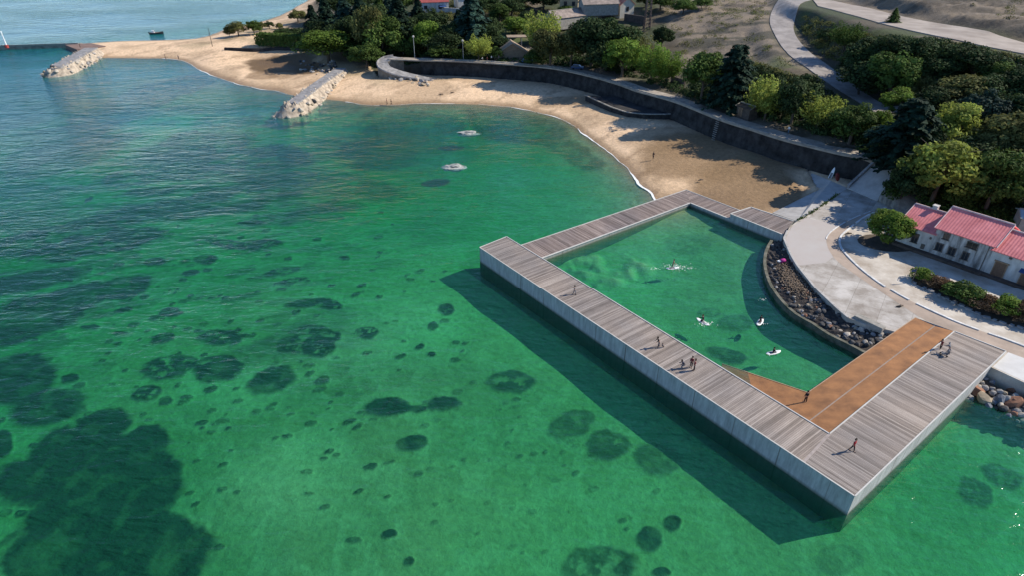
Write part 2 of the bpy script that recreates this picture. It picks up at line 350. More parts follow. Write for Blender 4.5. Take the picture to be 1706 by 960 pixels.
# ================================================================ the ground and the sea bed: one sheet
def build_ground():
    pys = [2060, 1900, 1750, 1600, 1480, 1380, 1300, 1240, 1180, 1130, 1090, 1060, 1030] + list(np.arange(1000, 150, -2.2)) + list(np.arange(150, -40, -1.2)) + list(np.arange(-40, -100, -2.)) + list(np.arange(-100, -146, -2.5))
    pxs = list(np.arange(-4700, -700, 200)) + list(np.arange(-700, -60, 14)) + list(np.arange(-60, 1770, 2.6)) + list(np.arange(1770, 2500, 14)) + list(np.arange(2500, 6500, 200))
    Y = np.array([P(853, p, 0).y for p in pys]); S = np.array([P(853, p, 0).y * ct + CAM_H * st for p in pys])
    X = (np.array(pxs)[None, :] - CX) / F_PX * S[:, None]
    Yg = np.repeat(Y[:, None], len(pxs), 1)
    nr, nc = X.shape
    h = height(X, Yg, 1.0)
    # dips under the sheets that lie on the ground
    m = inside([(v.x, v.y) for v in APRON], X, Yg)
    h = np.where(m, h - .35, h)
    # -------- what grows or lies where
    fine = fbm(X, Yg, 3, 4, 2.); mid = fbm(X, Yg, 12, 4, 7.); big = fbm(X, Yg, 45, 3, 11.)
    land = inside(LANDPOLY, X, Yg)
    sand = np.array([.70, .50, .315]); wet = np.array([.235, .15, .075]); bed = np.array([.44, .40, .22])
    C = np.zeros((nr, nc, 3))
    def mix(a, w):
        C[:] = C * (1 - w[..., None]) + np.asarray(a) * w[..., None]
    C[:] = sand
    mix(np.array([.47, .33, .20]), sst(.45, .65, mid) * .8); mix(np.array([.30, .20, .12]), sst(.60, .70, fbm(X * .6 + Yg * .4, (Yg - X) * 1.5, 4, 4, 91.)) * .5)
    mix(wet, sst(.55, .1, h) * .75)
    # damp tidal flats and tide pool
    for cx, cy, rx, ry, w in [(1190,262,150,36,.85),(1240,300,95,42,.9),(1310,320,40,25,.9),(1150,235,110,22,.55),(1130,250,80,16,.4),(470,105,65,16,1.0),(505,115,40,12,1.0),(440,125,30,7,.7),(470,120,30,12,.6),(600,108,26,8,.6),(980,170,90,8,.6)]:
        c = P(cx, cy, .8); e = P(cx + rx, cy, .8) - c; g = P(cx, cy - ry, .8) - c
        det = e.x * g.y - e.y * g.x
        dx, dy = X - c.x, Yg - c.y
        u = (dx * g.y - dy * g.x) / det; v = (e.x * dy - e.y * dx) / det
        d = np.sqrt(u*u + v*v) + (mid - .5) * .9
        mix(wet * (.95 if w < 1 else .6), sst(1.05, .75, d) * w * (h > 0))
    # sea bed
    under = sst(0.0, -.5, h)
    mix(bed, under)
    mix(np.array([.33, .25, .13]), under * sst(-1.6, -.4, h) * .6)
    mix(np.array([.26, .25, .14]), under * sst(.4, .75, big) * .55)
    for cx, cy, rx, ry, k in [(610,560,170,75,.75),(420,640,160,60,.5),(470,800,190,110,.45),(330,215,120,30,.6),(250,330,200,60,.4),(1060,470,90,60,.3)]:     # broad paler patches mixed into the sea bed colour
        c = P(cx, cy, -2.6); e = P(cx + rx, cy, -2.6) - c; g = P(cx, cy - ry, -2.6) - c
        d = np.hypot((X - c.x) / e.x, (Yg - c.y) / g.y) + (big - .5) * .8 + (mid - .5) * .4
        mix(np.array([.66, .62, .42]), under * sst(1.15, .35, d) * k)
    weed = np.zeros_like(h)
    # meadows of sea grass that open and close with the bottom
    def blob(cx, cy, rx, ry, rot=0, hole=0, w=1, ragged=.55, z=-2.9, soft=.17):
        nonlocal weed
        a = R(rot); c = P(cx, cy, z)
        e = P(cx + rx * math.cos(a), cy - rx * math.sin(a), z) - c
        g = P(cx - ry * math.sin(a), cy - ry * math.cos(a), z) - c
        det = e.x * g.y - e.y * g.x
        rr = 1.6 * (abs(e.x) + abs(g.x) + 1); ry_ = 1.6 * (abs(e.y) + abs(g.y) + 1)
        r0, r1 = np.searchsorted(Y, c.y - ry_), np.searchsorted(Y, c.y + ry_)
        if r1 <= r0: return
        cs = np.where((X[r0:r1] > c.x - rr).any(0) & (X[r0:r1] < c.x + rr).any(0))[0]
        if len(cs) == 0: return
        c0, c1 = cs[0], cs[-1] + 1
        X_, Y_ = X[r0:r1, c0:c1], Yg[r0:r1, c0:c1]
        dx, dy = X_ - c.x, Y_ - c.y
        u = (dx * g.y - dy * g.x) / det; v = (e.x * dy - e.y * dx) / det
        sc = max(.8, (abs(e.x) + abs(g.y)) * .5)
        d = np.sqrt(u*u + v*v) + (fbm(X_, Y_, sc, 6, cx) - .5) * ragged + (fbm(X_, Y_, .9, 2, cy) - .5) * .22
        k = sst(1 + soft, 1 - soft, d)
        if hole:
            k = k * (1 - hole * sst(.50, .66, fbm(X_, Y_, max(.5, sc*(.25 + .35 * ((cx * 7.3) % 1))), 4, cy)) * sst(.95, .35 + .4 * ((cy * 3.7) % 1), d))
        weed[r0:r1, c0:c1] = np.maximum(weed[r0:r1, c0:c1], k * w)
    B = [(35,630,58,42,15,.1,1,.3),(82,680,66,28,12,.1,1,.25),(118,632,16,8,10),(5,740,16,24,0),(170,712,52,26,15),(120,760,70,50,15),(200,780,75,60,10),(240,800,65,62,0),(150,850,110,60,20),(60,800,75,40,10),(260,900,90,55,-10),(180,940,120,50,0),(60,920,60,40,20),
      (240,740,46,26,15),(60,940,50,30,15),(300,940,40,40,0),
      (281,614,46,20,10,.9),(245,660,27,13,12,.9),(274,566,19,9,8,.3),(283,521,19,8,6,.3),(369,566,36,14,4,.8),(369,617,43,21,4,.8),(455,638,40,21,18,.05,1,.5),(352,624,24,16,10,.2),
      (505,578,48,17,5,.8),(530,585,32,18,0,.5),(545,566,26,14,0,.6),(512,556,32,9,5,.4),(614,561,21,11,0,.5),(500,513,28,6,3),(548,511,26,9,-8,.4),(520,506,30,5,5),
      (258,433,19,7,5,.3),(319,453,14,5,5),(343,430,22,8,5,.4),(388,405,45,8,-8,.5),(430,405,40,9,5,.7),(418,368,26,4,3),(470,455,34,7,12,.8),(485,470,30,4,12,.7),
      (645,685,40,17,4,.0,1,.8),(740,679,34,14,8,.0,1,.8),(680,688,30,8,0,0,1,.8),(686,745,28,13,14,0,1,.7),(852,640,40,18,0,.8,.9),(955,712,37,22,24,.4,.75),(1015,746,40,24,0,.75,.85),(1095,769,37,27,-10,.3,.75),
      (1002,945,62,32,0,.6,.9),(1083,901,22,21,0,0,1,.15),(1120,876,15,13,0,0,1,.15),(1102,958,16,9,0,0,1,.2),(650,897,13,8,10),(683,942,10,8,0),(745,520,14,9,0,.3),(722,548,9,8,0,0,.9),(700,583,9,5,20),(720,596,7,5,0),(538,640,14,8,15),(668,600,10,4,25),(760,575,7,4,0,0,.8),
      (1625,822,34,20,-30,.4,.8),(1672,797,38,16,-20,.4,.85),(1400,935,40,26,0,.6,.5),(200,556,12,3,4),(100,430,26,4,3),(150,545,16,4,3),(205,517,16,4,8),(30,465,12,4,3),(110,463,12,4,3),
      (60,520,95,34,12,.1,1,.4),(120,498,75,24,16,.15,1,.5),(200,478,50,20,12,.15,1,.5),(195,492,42,8,5,.5),(20,545,75,28,10,.1,1,.4),(90,390,120,24,5,.4,1),(170,400,110,18,8,.4,1),(30,330,80,40,0,.6,.6),(120,350,80,16,5,.6,.6),
      (330,242,90,22,8,.4,1),(380,268,140,20,8,.4,1),(270,285,100,14,8,.5,.9),(440,298,130,14,5,.5,.9),(290,150,90,14,8,.4,1),(230,172,70,18,8,.5,1),(150,205,40,22,5,.4,.9),(140,190,30,14,0,.6,.6),(380,205,60,14,5,.7,.7),(330,185,45,8,5,.7,.6),
      (90,250,90,30,8,.6,.8),(40,160,100,30,5,.4,.9),(560,300,130,22,-5,.7,.6),(600,235,90,16,0,.6,.6),(850,215,100,20,-14,.4,.75),(700,210,80,12,0,.5,.7),(950,262,60,14,-30,.5,.6),(1150,415,40,14,0,.8,.35),(1225,545,30,14,0,.5,.6),(1210,598,34,12,-15,.2,.9),(1180,528,20,8,0,.5,.5)]
    for b in B: blob(*b)
    rs = random.Random(5)
    for i in range(420):       # small tufts
        cx = rs.gauss(330, 260); cy = rs.gauss(560, 190)
        if cx > 780 + (cy - 500) * .7 or cy < 170 or cx < -50: continue
        r = rs.uniform(2, 7) * (.55 + cy / 900); blob(cx, cy, r * 1.3, r * .55, rs.uniform(0, 25), .3, rs.uniform(.6, 1), .8)
    for i in range(70):
        cx = rs.gauss(880, 160); cy = rs.gauss(770, 90)
        if cx > 780 + (cy - 500) * 1.2: continue
        r = rs.uniform(2, 6); blob(cx, cy, r * 1.4, r * .8, rs.uniform(0, 25), .3, rs.uniform(.25, .7), .8)
    # fine scattered weed drawn out by the current in the deep left
    left = sst(520, 150, np.abs(X * 0) + 0) if False else 0
    ax = (X * .94 + Yg * .34); ay = (-X * .34 + Yg * .94)
    st_ = fbm(ax / 3.0, ay, 2.2, 3, 31.)
    west = sst(5, -55, X) * sst(55, 85, Yg) * sst(240, 190, Yg)
    weed = np.maximum(weed, west * sst(.52, .66, fbm(ax / 2.2, ay, 13, 4, 41.)) * .95)
    weed = np.maximum(weed, west * sst(.62, .7, st_) * .55)
    wt = fbm(X, Yg, 1.6, 4, 51.); wb = fbm(X, Yg, 7, 4, 57.)
    weed = weed * (1 - .16 * sst(.52, .72, wt) - .20 * sst(.6, .75, wb))
    mix(np.array([.012, .024, .018]), under * weed * .98)
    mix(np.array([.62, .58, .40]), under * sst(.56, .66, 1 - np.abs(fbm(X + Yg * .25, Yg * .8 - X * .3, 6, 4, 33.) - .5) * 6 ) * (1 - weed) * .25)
    h = h + weed * under * .18
    # boulders under water in the pool corner
    c = P(1000, 445, -2); dd = np.hypot((X - c.x) / 9.5, (Yg - c.y) / 8)
    bump_ = sst(1.15, .7, dd) * np.clip(fbm(X, Yg, 2.6, 2, 3.) - .35, 0, 1) * 2.2
    h = np.where(h < -.6, h + bump_, h)
    # -------- land cover
    soil = np.array([.085, .07, .045]); dry = np.array([.215, .17, .12]); grass = np.array([.075, .095, .032]); earth = np.array([.15, .11, .075])
    Cl = C.copy()
    w = land[..., None]
    base = soil * (1 - sst(.4, .6, mid)[..., None]) + np.array([.05, .06, .025]) * sst(.4, .6, mid)[..., None]
    C[:] = np.where(w, base, C)
    def zone(pts, col, amt=1., rag=.35, col2=None):
        pl = [(v.x, v.y) for v in PL(pts)]
        ins = inside(pl, X, Yg); d = dist_line(pl + [pl[0]], X, Yg)
        sd_ = np.where(ins, d, -d)
        k = sst(-2.5, 2.5, sd_ + (mid - .5) * 10 * rag + (fine - .5) * 4 * rag) * amt * land
        c2 = np.asarray(col2 if col2 is not None else col)
        t = sst(.44, .56, fbm((X * .5 + Yg * .86) , (-X * .86 + Yg * .5) * .35, 5, 5, 21.))[..., None]
        cc = np.asarray(col) * (1 - t) + c2 * t
        C[:] = C * (1 - k[..., None]) + cc * k[..., None]
    zone([(1090,-20,21),(1300,-20,24),(1285,40,18),(1295,75,16),(1350,125,13.5),(1300,130,11),(1240,110,11),(1160,130,9),(1140,120,9),(1120,60,12)], dry, 1, .6, (.085,.075,.052))  # bare slope: dark diagonal streaks paint its long shadows into the colour
    zone([(1280,95,14),(1340,120,14),(1430,172,11.5),(1400,190,9.5),(1330,150,10.5),(1290,125,12)], grass, .8, .8, dry * .7)
    zone([(1340,20,22),(1400,40,22),(1520,70,22),(1706,100,21),(1900,130,20),(1900,180,17),(1706,140,16),(1500,105,18),(1440,80,19),(1360,60,18),(1335,35,20)], grass * .8, .8, 1., (.05,.05,.025))
    zone([(1450,60,22.8),(1706,96,21),(1900,130,20),(1900,160,18),(1706,118,19),(1550,90,20)], grass * 1.5, .9, .6, dry * .8)
    zone([(1360,-20,24),(1400,5,23),(1560,32,25),(1706,55,25),(1900,90,25),(1900,-60,38),(1500,-80,38)], dry * .8, 1, .5, (.085,.07,.052))
    zone([(800,20,13),(880,30,12.5),(880,65,9.5),(810,70,9)], grass * 1.2, .8, .8, earth)
    zone([(860,-20,18),(900,-10,18),(890,20,13),(850,15,13)], dry, .9, .5)
    zone([(810,85,7),(885,82,7),(900,112,6.8),(830,103,6.8)], (.42,.36,.28), .95, .15)
    zone([(640,90,6.8),(1460,268,6.9),(1500,262,6.9),(1440,240,6.9),(1340,222,7),(1250,196,7),(1160,166,7),(1080,140,6.8),(1000,117,6.8),(900,100,6.8),(700,90,6.8)], (.20,.165,.12), .9, .3, (.09,.075,.05))
    zone([(1410,305,2.4),(1480,300,4),(1560,370,2.4),(1706,425,2.4),(1900,480,2.4),(1950,760,2.4),(1640,620,2.4),(1480,560,2.4),(1300,400,2.4)], (.30,.26,.21), 1, .2)
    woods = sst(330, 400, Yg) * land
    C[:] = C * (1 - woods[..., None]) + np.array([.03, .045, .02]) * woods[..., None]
    # spit cover
    cc = P(330, 72, 2); 
    k = sst(.4, .62, fbm(X, Yg, 10, 4, 71.)) * sst(1.5, 2.2, h) * (~land)
    C[:] = C * (1 - .5 * k[..., None]) + np.array([.17, .15, .075]) * (.5 * k[..., None])
    k = sst(2.6, 3.6, h) * (~land)
    C[:] = C * (1 - .85 * k[..., None]) + np.array([.06, .055, .035]) * (.85 * k[..., None])
    me = bpy.data.meshes.new('ground')
    V = np.stack([X, Yg, h], -1).reshape(-1, 3)
    i = np.arange(nr * nc).reshape(nr, nc)
    Fq = np.stack([i[:-1, :-1], i[:-1, 1:], i[1:, 1:], i[1:, :-1]], -1).reshape(-1, 4)
    me.vertices.add(len(V)); me.vertices.foreach_set('co', V.ravel())
    me.loops.add(Fq.size); me.loops.foreach_set('vertex_index', Fq.ravel())
    me.polygons.add(len(Fq)); me.polygons.foreach_set('loop_start', np.arange(len(Fq)) * 4); me.polygons.foreach_set('loop_total', np.full(len(Fq), 4))
    me.polygons.foreach_set('use_smooth', np.ones(len(Fq), bool))
    me.update(calc_edges=True)
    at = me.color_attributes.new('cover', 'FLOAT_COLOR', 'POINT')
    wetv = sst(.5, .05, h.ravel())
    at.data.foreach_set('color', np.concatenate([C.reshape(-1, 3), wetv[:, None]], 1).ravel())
    m, N, L, b = newmat('ground')
    a = N.new('ShaderNodeVertexColor'); a.layer_name = 'cover'
    tc = N.new('ShaderNodeTexCoord')
    n1 = N.new('ShaderNodeTexNoise'); n1.inputs['Scale'].default_value = 1.1; n1.inputs['Detail'].default_value = 8; n1.inputs['Roughness'].default_value = .7
    L.new(tc.outputs['Object'], n1.inputs[0])
    mr = N.new('ShaderNodeMapRange'); mr.inputs['From Min'].default_value = .3; mr.inputs['From Max'].default_value = .7; mr.inputs['To Min'].default_value = .72; mr.inputs['To Max'].default_value = 1.25
    L.new(n1.outputs[0], mr.inputs[0])
    mx = N.new('ShaderNodeMix'); mx.data_type = 'RGBA'; mx.blend_type = 'MULTIPLY'; mx.inputs[0].default_value = 1
    L.new(a.outputs[0], mx.inputs[6]); L.new(mr.outputs[0], mx.inputs[7]); L.new(mx.outputs[2], b.inputs['Base Color'])
    rr = N.new('ShaderNodeMapRange'); rr.inputs['To Min'].default_value = .95; rr.inputs['To Max'].default_value = .55
    L.new(a.outputs[1], rr.inputs[0]); L.new(rr.outputs[0], b.inputs['Roughness'])
    b.inputs['Specular IOR Level'].default_value = .31
    bp = N.new('ShaderNodeBump'); bp.inputs['Strength'].default_value = .8; bp.inputs['Distance'].default_value = .25
    L.new(n1.outputs[0], bp.inputs['Height']); L.new(bp.outputs[0], b.inputs['Normal'])
    me.materials.append(m)
    o = bpy.data.objects.new('ground', me); COL.objects.link(o)
    tag(o, kind='structure')
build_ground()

# ================================================================ the sea: a closed body of absorbing green water
def build_water():
    m, N, L, b = newmat('sea_water')
    N.remove(b); out = N['Material Output']
    tc = N.new('ShaderNodeTexCoord')
    def noise(rot, sx, sy, scale, detail, dist=0.0, rough=.55):
        mp = N.new('ShaderNodeMapping'); mp.inputs['Rotation'].default_value = (0, 0, R(rot)); mp.inputs['Scale'].default_value = (sx, sy, 1)
        L.new(tc.outputs['Object'], mp.inputs[0])
        n = N.new('ShaderNodeTexNoise'); n.inputs['Scale'].default_value = scale; n.inputs['Detail'].default_value = detail; n.inputs['Roughness'].default_value = rough
        n.inputs['Distortion'].default_value = dist
        L.new(mp.outputs[0], n.inputs[0]); return n
    def math_(op, a, c=None):
        k = N.new('ShaderNodeMath'); k.operation = op
        for i, v in enumerate((a, c)):
            if v is None: continue
            if isinstance(v, (int, float)): k.inputs[i].default_value = v
            else: L.new(v, k.inputs[i])
        return k.outputs[0]
    n1 = noise(-48, .4, 1, .30, 3, .5)      # long low swell, crests drawn out
    n2 = noise(-42, .4, 1, 1.0, 4, .3)        # chop
    n3 = noise(-20, .6, 1, 2.6, 3)          # ripples
    patch = noise(-15, .5, 1, .022, 3)     # gusts: calm and ruffled areas
    pr = N.new('ShaderNodeMapRange'); pr.inputs['From Min'].default_value = .38; pr.inputs['From Max'].default_value = .62; pr.inputs['To Min'].default_value = .45; pr.inputs['To Max'].default_value = 1.3
    L.new(patch.outputs[0], pr.inputs[0])
    sx_ = N.new('ShaderNodeSeparateXYZ'); L.new(tc.outputs['Object'], sx_.inputs[0])
    far_ = N.new('ShaderNodeMapRange'); far_.inputs['From Min'].default_value = 90; far_.inputs['From Max'].default_value = 320; L.new(math_('SUBTRACT', sx_.outputs[1], math_('MULTIPLY', sx_.outputs[0], .5)), far_.inputs[0])
    hsum = math_('ADD', math_('MULTIPLY', n1.outputs[0], 1.0), math_('ADD', math_('MULTIPLY', n2.outputs[0], .5), math_('MULTIPLY', n3.outputs[0], .12)))
    hh = math_('MULTIPLY', hsum, math_('MULTIPLY', pr.outputs[0], math_('ADD', 1.0, math_('MULTIPLY', far_.outputs[0], 1.3))))
    bp = N.new('ShaderNodeBump'); bp.inputs['Strength'].default_value = 1.0; bp.inputs['Distance'].default_value = .38
    L.new(hh, bp.inputs['Height'])
    tr = N.new('ShaderNodeBsdfTransparent'); tr.inputs[0].default_value = (.93, .97, .96, 1)
    df = N.new('ShaderNodeBsdfDiffuse'); df.inputs[0].default_value = (.006, .105, .085, 1)
    bp2 = N.new('ShaderNodeBump'); bp2.inputs['Strength'].default_value = 1.0; bp2.inputs['Distance'].default_value = 1.5
    L.new(hsum, bp2.inputs['Height']); L.new(bp2.outputs[0], df.inputs['Normal'])
    # offshore water is bluer than the bay's
    sx = N.new('ShaderNodeSeparateXYZ'); L.new(tc.outputs['Object'], sx.inputs[0])
    far = N.new('ShaderNodeMapRange'); far.inputs['From Min'].default_value = 150; far.inputs['From Max'].default_value = 330
    L.new(math_('SUBTRACT', sx.outputs[1], math_('MULTIPLY', sx.outputs[0], .55)), far.inputs[0])
    cm = N.new('ShaderNodeMix'); cm.data_type = 'RGBA'; L.new(far.outputs[0], cm.inputs[0]); cm.inputs[6].default_value = (.010, .130, .068, 1); cm.inputs[7].default_value = (.010, .17, .19, 1)
    L.new(cm.outputs[2], df.inputs[0])
    body = N.new('ShaderNodeMixShader'); L.new(math_('ADD', .22, math_('MULTIPLY', far.outputs[0], .38)), body.inputs[0])
    L.new(tr.outputs[0], body.inputs[1]); L.new(df.outputs[0], body.inputs[2])
    gl = N.new('ShaderNodeBsdfGlossy'); gl.inputs['Roughness'].default_value = .10; gl.inputs[0].default_value = (1, 1, 1, 1)
    L.new(bp.outputs[0], gl.inputs['Normal'])
    fr = N.new('ShaderNodeFresnel'); fr.inputs[0].default_value = 1.333
    ge = N.new('ShaderNodeNewGeometry')
    ior = math_('SUBTRACT', 1.333, math_('MULTIPLY', ge.outputs['Backfacing'], .583))   # the same reflectance for light coming from either side
    L.new(ior, fr.inputs[0])
    L.new(bp.outputs[0], fr.inputs['Normal'])
    mx = N.new('ShaderNodeMixShader'); L.new(fr.outputs[0], mx.inputs[0]); L.new(body.outputs[0], mx.inputs[1]); L.new(gl.outputs[0], mx.inputs[2])
    L.new(mx.outputs[0], out.inputs['Surface'])
    va = N.new('ShaderNodeVolumeAbsorption'); va.inputs['Density'].default_value = .31
    va.inputs['Color'].default_value = (.09, .87, .60, 1)
    L.new(va.outputs[0], out.inputs['Volume'])
    try: m.cycles.homogeneous_volume = True
    except Exception: pass
    mb = MB()
    mb.box((0, 1480, -25), (6000, 3040, 50))
    o = mb.build('sea', m); tag(o, kind='structure')
build_water()
# ================================================================ sheets that lie on the ground
def drape(name, left, right, m, off=.12, step=2.0, across=5, z=None, kind='structure', uvs=True):
    """a strip between two edge lines, following the ground"""
    n = max(2, int(max(sum((left[i+1]-left[i]).length for i in range(len(left)-1)), 4) / step))
    def even(l):
        l = resample(l, .6); d = [0]
        for i in range(len(l) - 1): d.append(d[-1] + (l[i+1] - l[i]).length)
        out = []; j = 0
        for k in range(n + 1):
            t = d[-1] * k / n
            while j < len(l) - 2 and d[j+1] < t: j += 1
            u = 0 if d[j+1] == d[j] else (t - d[j]) / (d[j+1] - d[j])
            out.append(l[j].lerp(l[j+1], min(1, max(0, u))))
        return out, d[-1]
    a, la = even(left); b, _ = even(right)
    pts = [a[i].lerp(b[i], k / across) for i in range(n + 1) for k in range(across + 1)]
    if z is None:
        hs = height(np.array([p.x for p in pts]), np.array([p.y for p in pts]))
        for p, h in zip(pts, hs): p.z = h + off
    mb = MB(); w = across + 1; fs = []; uv = []
    for i in range(n):
        for k in range(across):
            q = i * w + k
            fs.append((q, q + 1, q + w + 1, q + w)); 
            uv.append([(i/n*la, k/across), (i/n*la, (k+1)/across), ((i+1)/n*la, (k+1)/across), ((i+1)/n*la, k/across)])
    mb.add(pts, fs, uv)
    # a skirt so that the sheet has thickness
    o = mb.build(name, m, smooth=False)
    bm = bmesh.new(); bm.from_mesh(o.data)
    bmesh.ops.recalc_face_normals(bm, faces=bm.faces)
    if bm.faces and sum(f.normal.z for f in bm.faces) < 0: bmesh.ops.reverse_faces(bm, faces=bm.faces)
    be = [e for e in bm.edges if len(e.link_faces) == 1]
    r = bmesh.ops.extrude_edge_only(bm, edges=be)
    for v in r['geom']:
        if isinstance(v, bmesh.types.BMVert): v.co.z -= .4
    bm.to_mesh(o.data); bm.free()
    if kind: tag(o, kind=kind)
    return o
M_path = mat('trodden_path', (.36, .31, .25), .9, .35, .4, .5)
M_road = mat('pale_road', (.30, .27, .245), .85, .35, .3, .3, stretch=(1, 1, 1))
M_conc = mat('pale_concrete', (.42, .40, .37), .8, .22, .5, .3)
M_conc2 = mat('grey_concrete', (.27, .26, .25), .8, .45, .8, .4, stretch=(1, 1, .25))
M_cream = mat('cement_yard', (.50, .46, .395), .85, .28, .25, .3, col2=(.30, .245, .185))
M_tan = mat('tan_lane', (.38, .30, .235), .85, .25, .3, .3)
M_kerb = mat('kerb_stone', (.62, .61, .58), .8, .3, 1.0, .2)
M_stone = mat('sea_wall_stone', (.040, .038, .037), .95, .7, .9, .9, col2=(.010, .010, .010), stretch=(.5, .5, .45))
M_stone2 = mat('dressed_stone', (.30, .28, .24), .85, .35, 1.2, .5)
M_rock = mat('pale_rubble', (.42, .35, .265), .9, .5, .7, .9, col2=(.17, .14, .11))

road = drape('road', PL([(1492,192,10.6),(1462,193,10.8),(1425,168,11.8),(1385,144,12.8),(1345,115,14.3),(1310,88,15.8),(1290,60,16.8),(1282,35,18.3),(1292,10,19.8),(1320,-12,21)]),
    PL([(1500,172,12),(1470,171,12),(1440,150,13),(1405,128,13.7),(1372,104,15),(1345,82,16.4),(1326,58,17.5),(1323,38,18.8),(1335,14,20.3),(1365,-2,21.6)]), M_road, .2, 1.5, 6)
drape('upper_road', PL([(1362,14,22),(1385,20,22.5),(1420,29,23),(1480,48,23),(1560,68,22.8),(1640,84,22.6),(1706,98,22),(1850,130,21)]),
    PL([(1350,-6,22),(1400,-1,23.4),(1450,10,24),(1510,24,24.6),(1580,36,24.9),(1640,46,25),(1706,60,25),(1850,90,25)]), mat('worn_track', (.33, .285, .24), .9, .35, .15, .4, col2=(.24,.20,.165)), .25, 1.5, 8)
# path along the top of the sea wall
prom_edge = PL([(645,98),(700,100),(760,101.5),(800,103.5),(870,108.5),(925,114),(985,127),(1030,140),(1060,151),(1090,159),(1130,171),(1200,199),(1250,215),(1300,231),(1350,244),(1400,256),(1440,264),(1455,271)], 7)
pe = resample(prom_edge, 3)
prom_in = [p + Vector((.75, .66, 0)) * (4.9 if i < len(pe) * .75 else 5.2) for i, p in enumerate(pe)]
for p in pe + prom_in: p.z = 7.06
drape('promenade', pe, prom_in, M_path, z=1, step=1.5, across=3)
# ramp from the promenade down to the quay
RAMP_L = PL([(1457,271,7.1),(1412,313,2.55)]); RAMP_R = PL([(1495,284,7.1),(1462,334,2.55)])
drape('ramp', [RAMP_L[0].lerp(RAMP_L[1], k/6) for k in range(7)], [RAMP_R[0].lerp(RAMP_R[1], k/6) for k in range(7)], M_conc, z=1, step=1.5, across=3)
# slipway of concrete onto the beach
ap = MB(); v = APRON
ap.add([Vector(p) for p in v] + [Vector((p.x, p.y, -.9)) for p in v], [(0,1,5),(1,2,3),(1,3,5),(3,4,5)] + [(i, (i+1)%6, (i+1)%6+6, i+6) for i in range(6)])
mb = ap
o = mb.build('slipway', M_conc); tag(o, kind='structure')
bm = bmesh.new(); bm.from_mesh(o.data); bmesh.ops.recalc_face_normals(bm, faces=bm.faces); bm.to_mesh(o.data); bm.free()

# ---------------------------------------------------------------- the quay
QPOLY = PL([(x, y) for x, y in QUAY_EDGE] + [(1525,530),(1590,553),(1676,586),(1650,612),(1706,638),(1800,686),(1900,740),(2050,700),(1900,545),(1800,480),(1706,438),(1640,412),(1560,382),(1500,352),(1462,334)], QZ)
mb = MB(); mb.prism(QUAY_IN, -2.5)
q = mb.build('quay', M_cream); tag(q, kind='structure')
def sheet(name, pts, m, z, kind='structure', th=.0):
    mb = MB(); v = [Vector((p.x, p.y, z)) for p in pts]
    a = sum(v[i].x * v[(i+1) % len(v)].y - v[(i+1) % len(v)].x * v[i].y for i in range(len(v)))
    mb.add(v if a > 0 else v[::-1], [list(range(len(v)))])
    o = mb.build(name, m); 
    bm = bmesh.new(); bm.from_mesh(o.data); bmesh.ops.triangulate(bm, faces=bm.faces); bm.to_mesh(o.data); bm.free()
    return tag(o, kind=kind)
m, N, L, b = newmat('apron_concrete')
tc = N.new('ShaderNodeTexCoord'); mp = N.new('ShaderNodeMapping'); mp.inputs['Rotation'].default_value = (0, 0, R(35)); L.new(tc.outputs['Object'], mp.inputs[0])
bk = N.new('ShaderNodeTexBrick'); bk.offset = 0; bk.inputs['Scale'].default_value = 1; bk.inputs['Brick Width'].default_value = 4.2; bk.inputs['Row Height'].default_value = 3.6; bk.inputs['Mortar Size'].default_value = .035; bk.inputs['Mortar Smooth'].default_value = .3
bk.inputs['Color1'].default_value = (.45,.43,.395,1); bk.inputs['Color2'].default_value = (.36,.335,.30,1); bk.inputs['Mortar'].default_value = (.24,.22,.19,1); L.new(mp.outputs[0], bk.inputs[0])
n1 = N.new('ShaderNodeTexNoise'); n1.inputs['Scale'].default_value = .35; n1.inputs['Detail'].default_value = 9; n1.inputs['Roughness'].default_value = .7; L.new(tc.outputs['Object'], n1.inputs[0])
cr = N.new('ShaderNodeValToRGB'); cr.color_ramp.elements[0].position = .36; cr.color_ramp.elements[0].color = (.62,.57,.52,1); cr.color_ramp.elements[1].position = .62; cr.color_ramp.elements[1].color = (1.12,1.1,1.08,1); L.new(n1.outputs[0], cr.inputs[0])
mx = N.new('ShaderNodeMix'); mx.data_type = 'RGBA'; mx.blend_type = 'MULTIPLY'; mx.inputs[0].default_value = 1; L.new(bk.outputs[0], mx.inputs[6]); L.new(cr.outputs[0], mx.inputs[7]); L.new(mx.outputs[2], b.inputs['Base Color']); b.inputs['Roughness'].default_value = .85
M_apron = m
K1 = PL([(1450,352),(1420,364),(1395,378),(1378,393),(1378,408),(1386,424),(1401,440),(1433,463),(1483,497),(1533,530),(1546,536)], QZ)
K2 = PL([(1476,345),(1440,362),(1412,383),(1400,395),(1399,407),(1407,421),(1433,447),(1467,473),(1500,493),(1533,510),(1600,540),(1706,578),(1800,622),(1900,675)], QZ)
lane_l = resample(K1, 1.0); lane_r = resample(K2, 1.0)
sheet('concrete_apron', PL(QUAY_EDGE[0:1] + [(1399,324),(1376,340),(1351,357),(1330,369),(1317,379),(1308,397),(1319,422),(1330,441),(1362,481),(1399,516),(1415,529),(1441,540),(1490,552),(1525,529.5),(1533,530)], QZ)[:] + lane_l[::-1][2:] + PL([(1462,334.5)], QZ), M_apron, QZ + .004)
sheet('darker_paving', PL([(1309,397),(1318,421),(1329,440),(1332,442),(1375,437),(1388,428),(1379,412),(1379,393),(1396,377),(1380,370),(1340,362),(1318,379)], QZ), mat('worn_paving', (.33, .29, .26), .85, .35, .22, .3, col2=(.42, .39, .36)), QZ + .008)
mb = MB(); n = 60
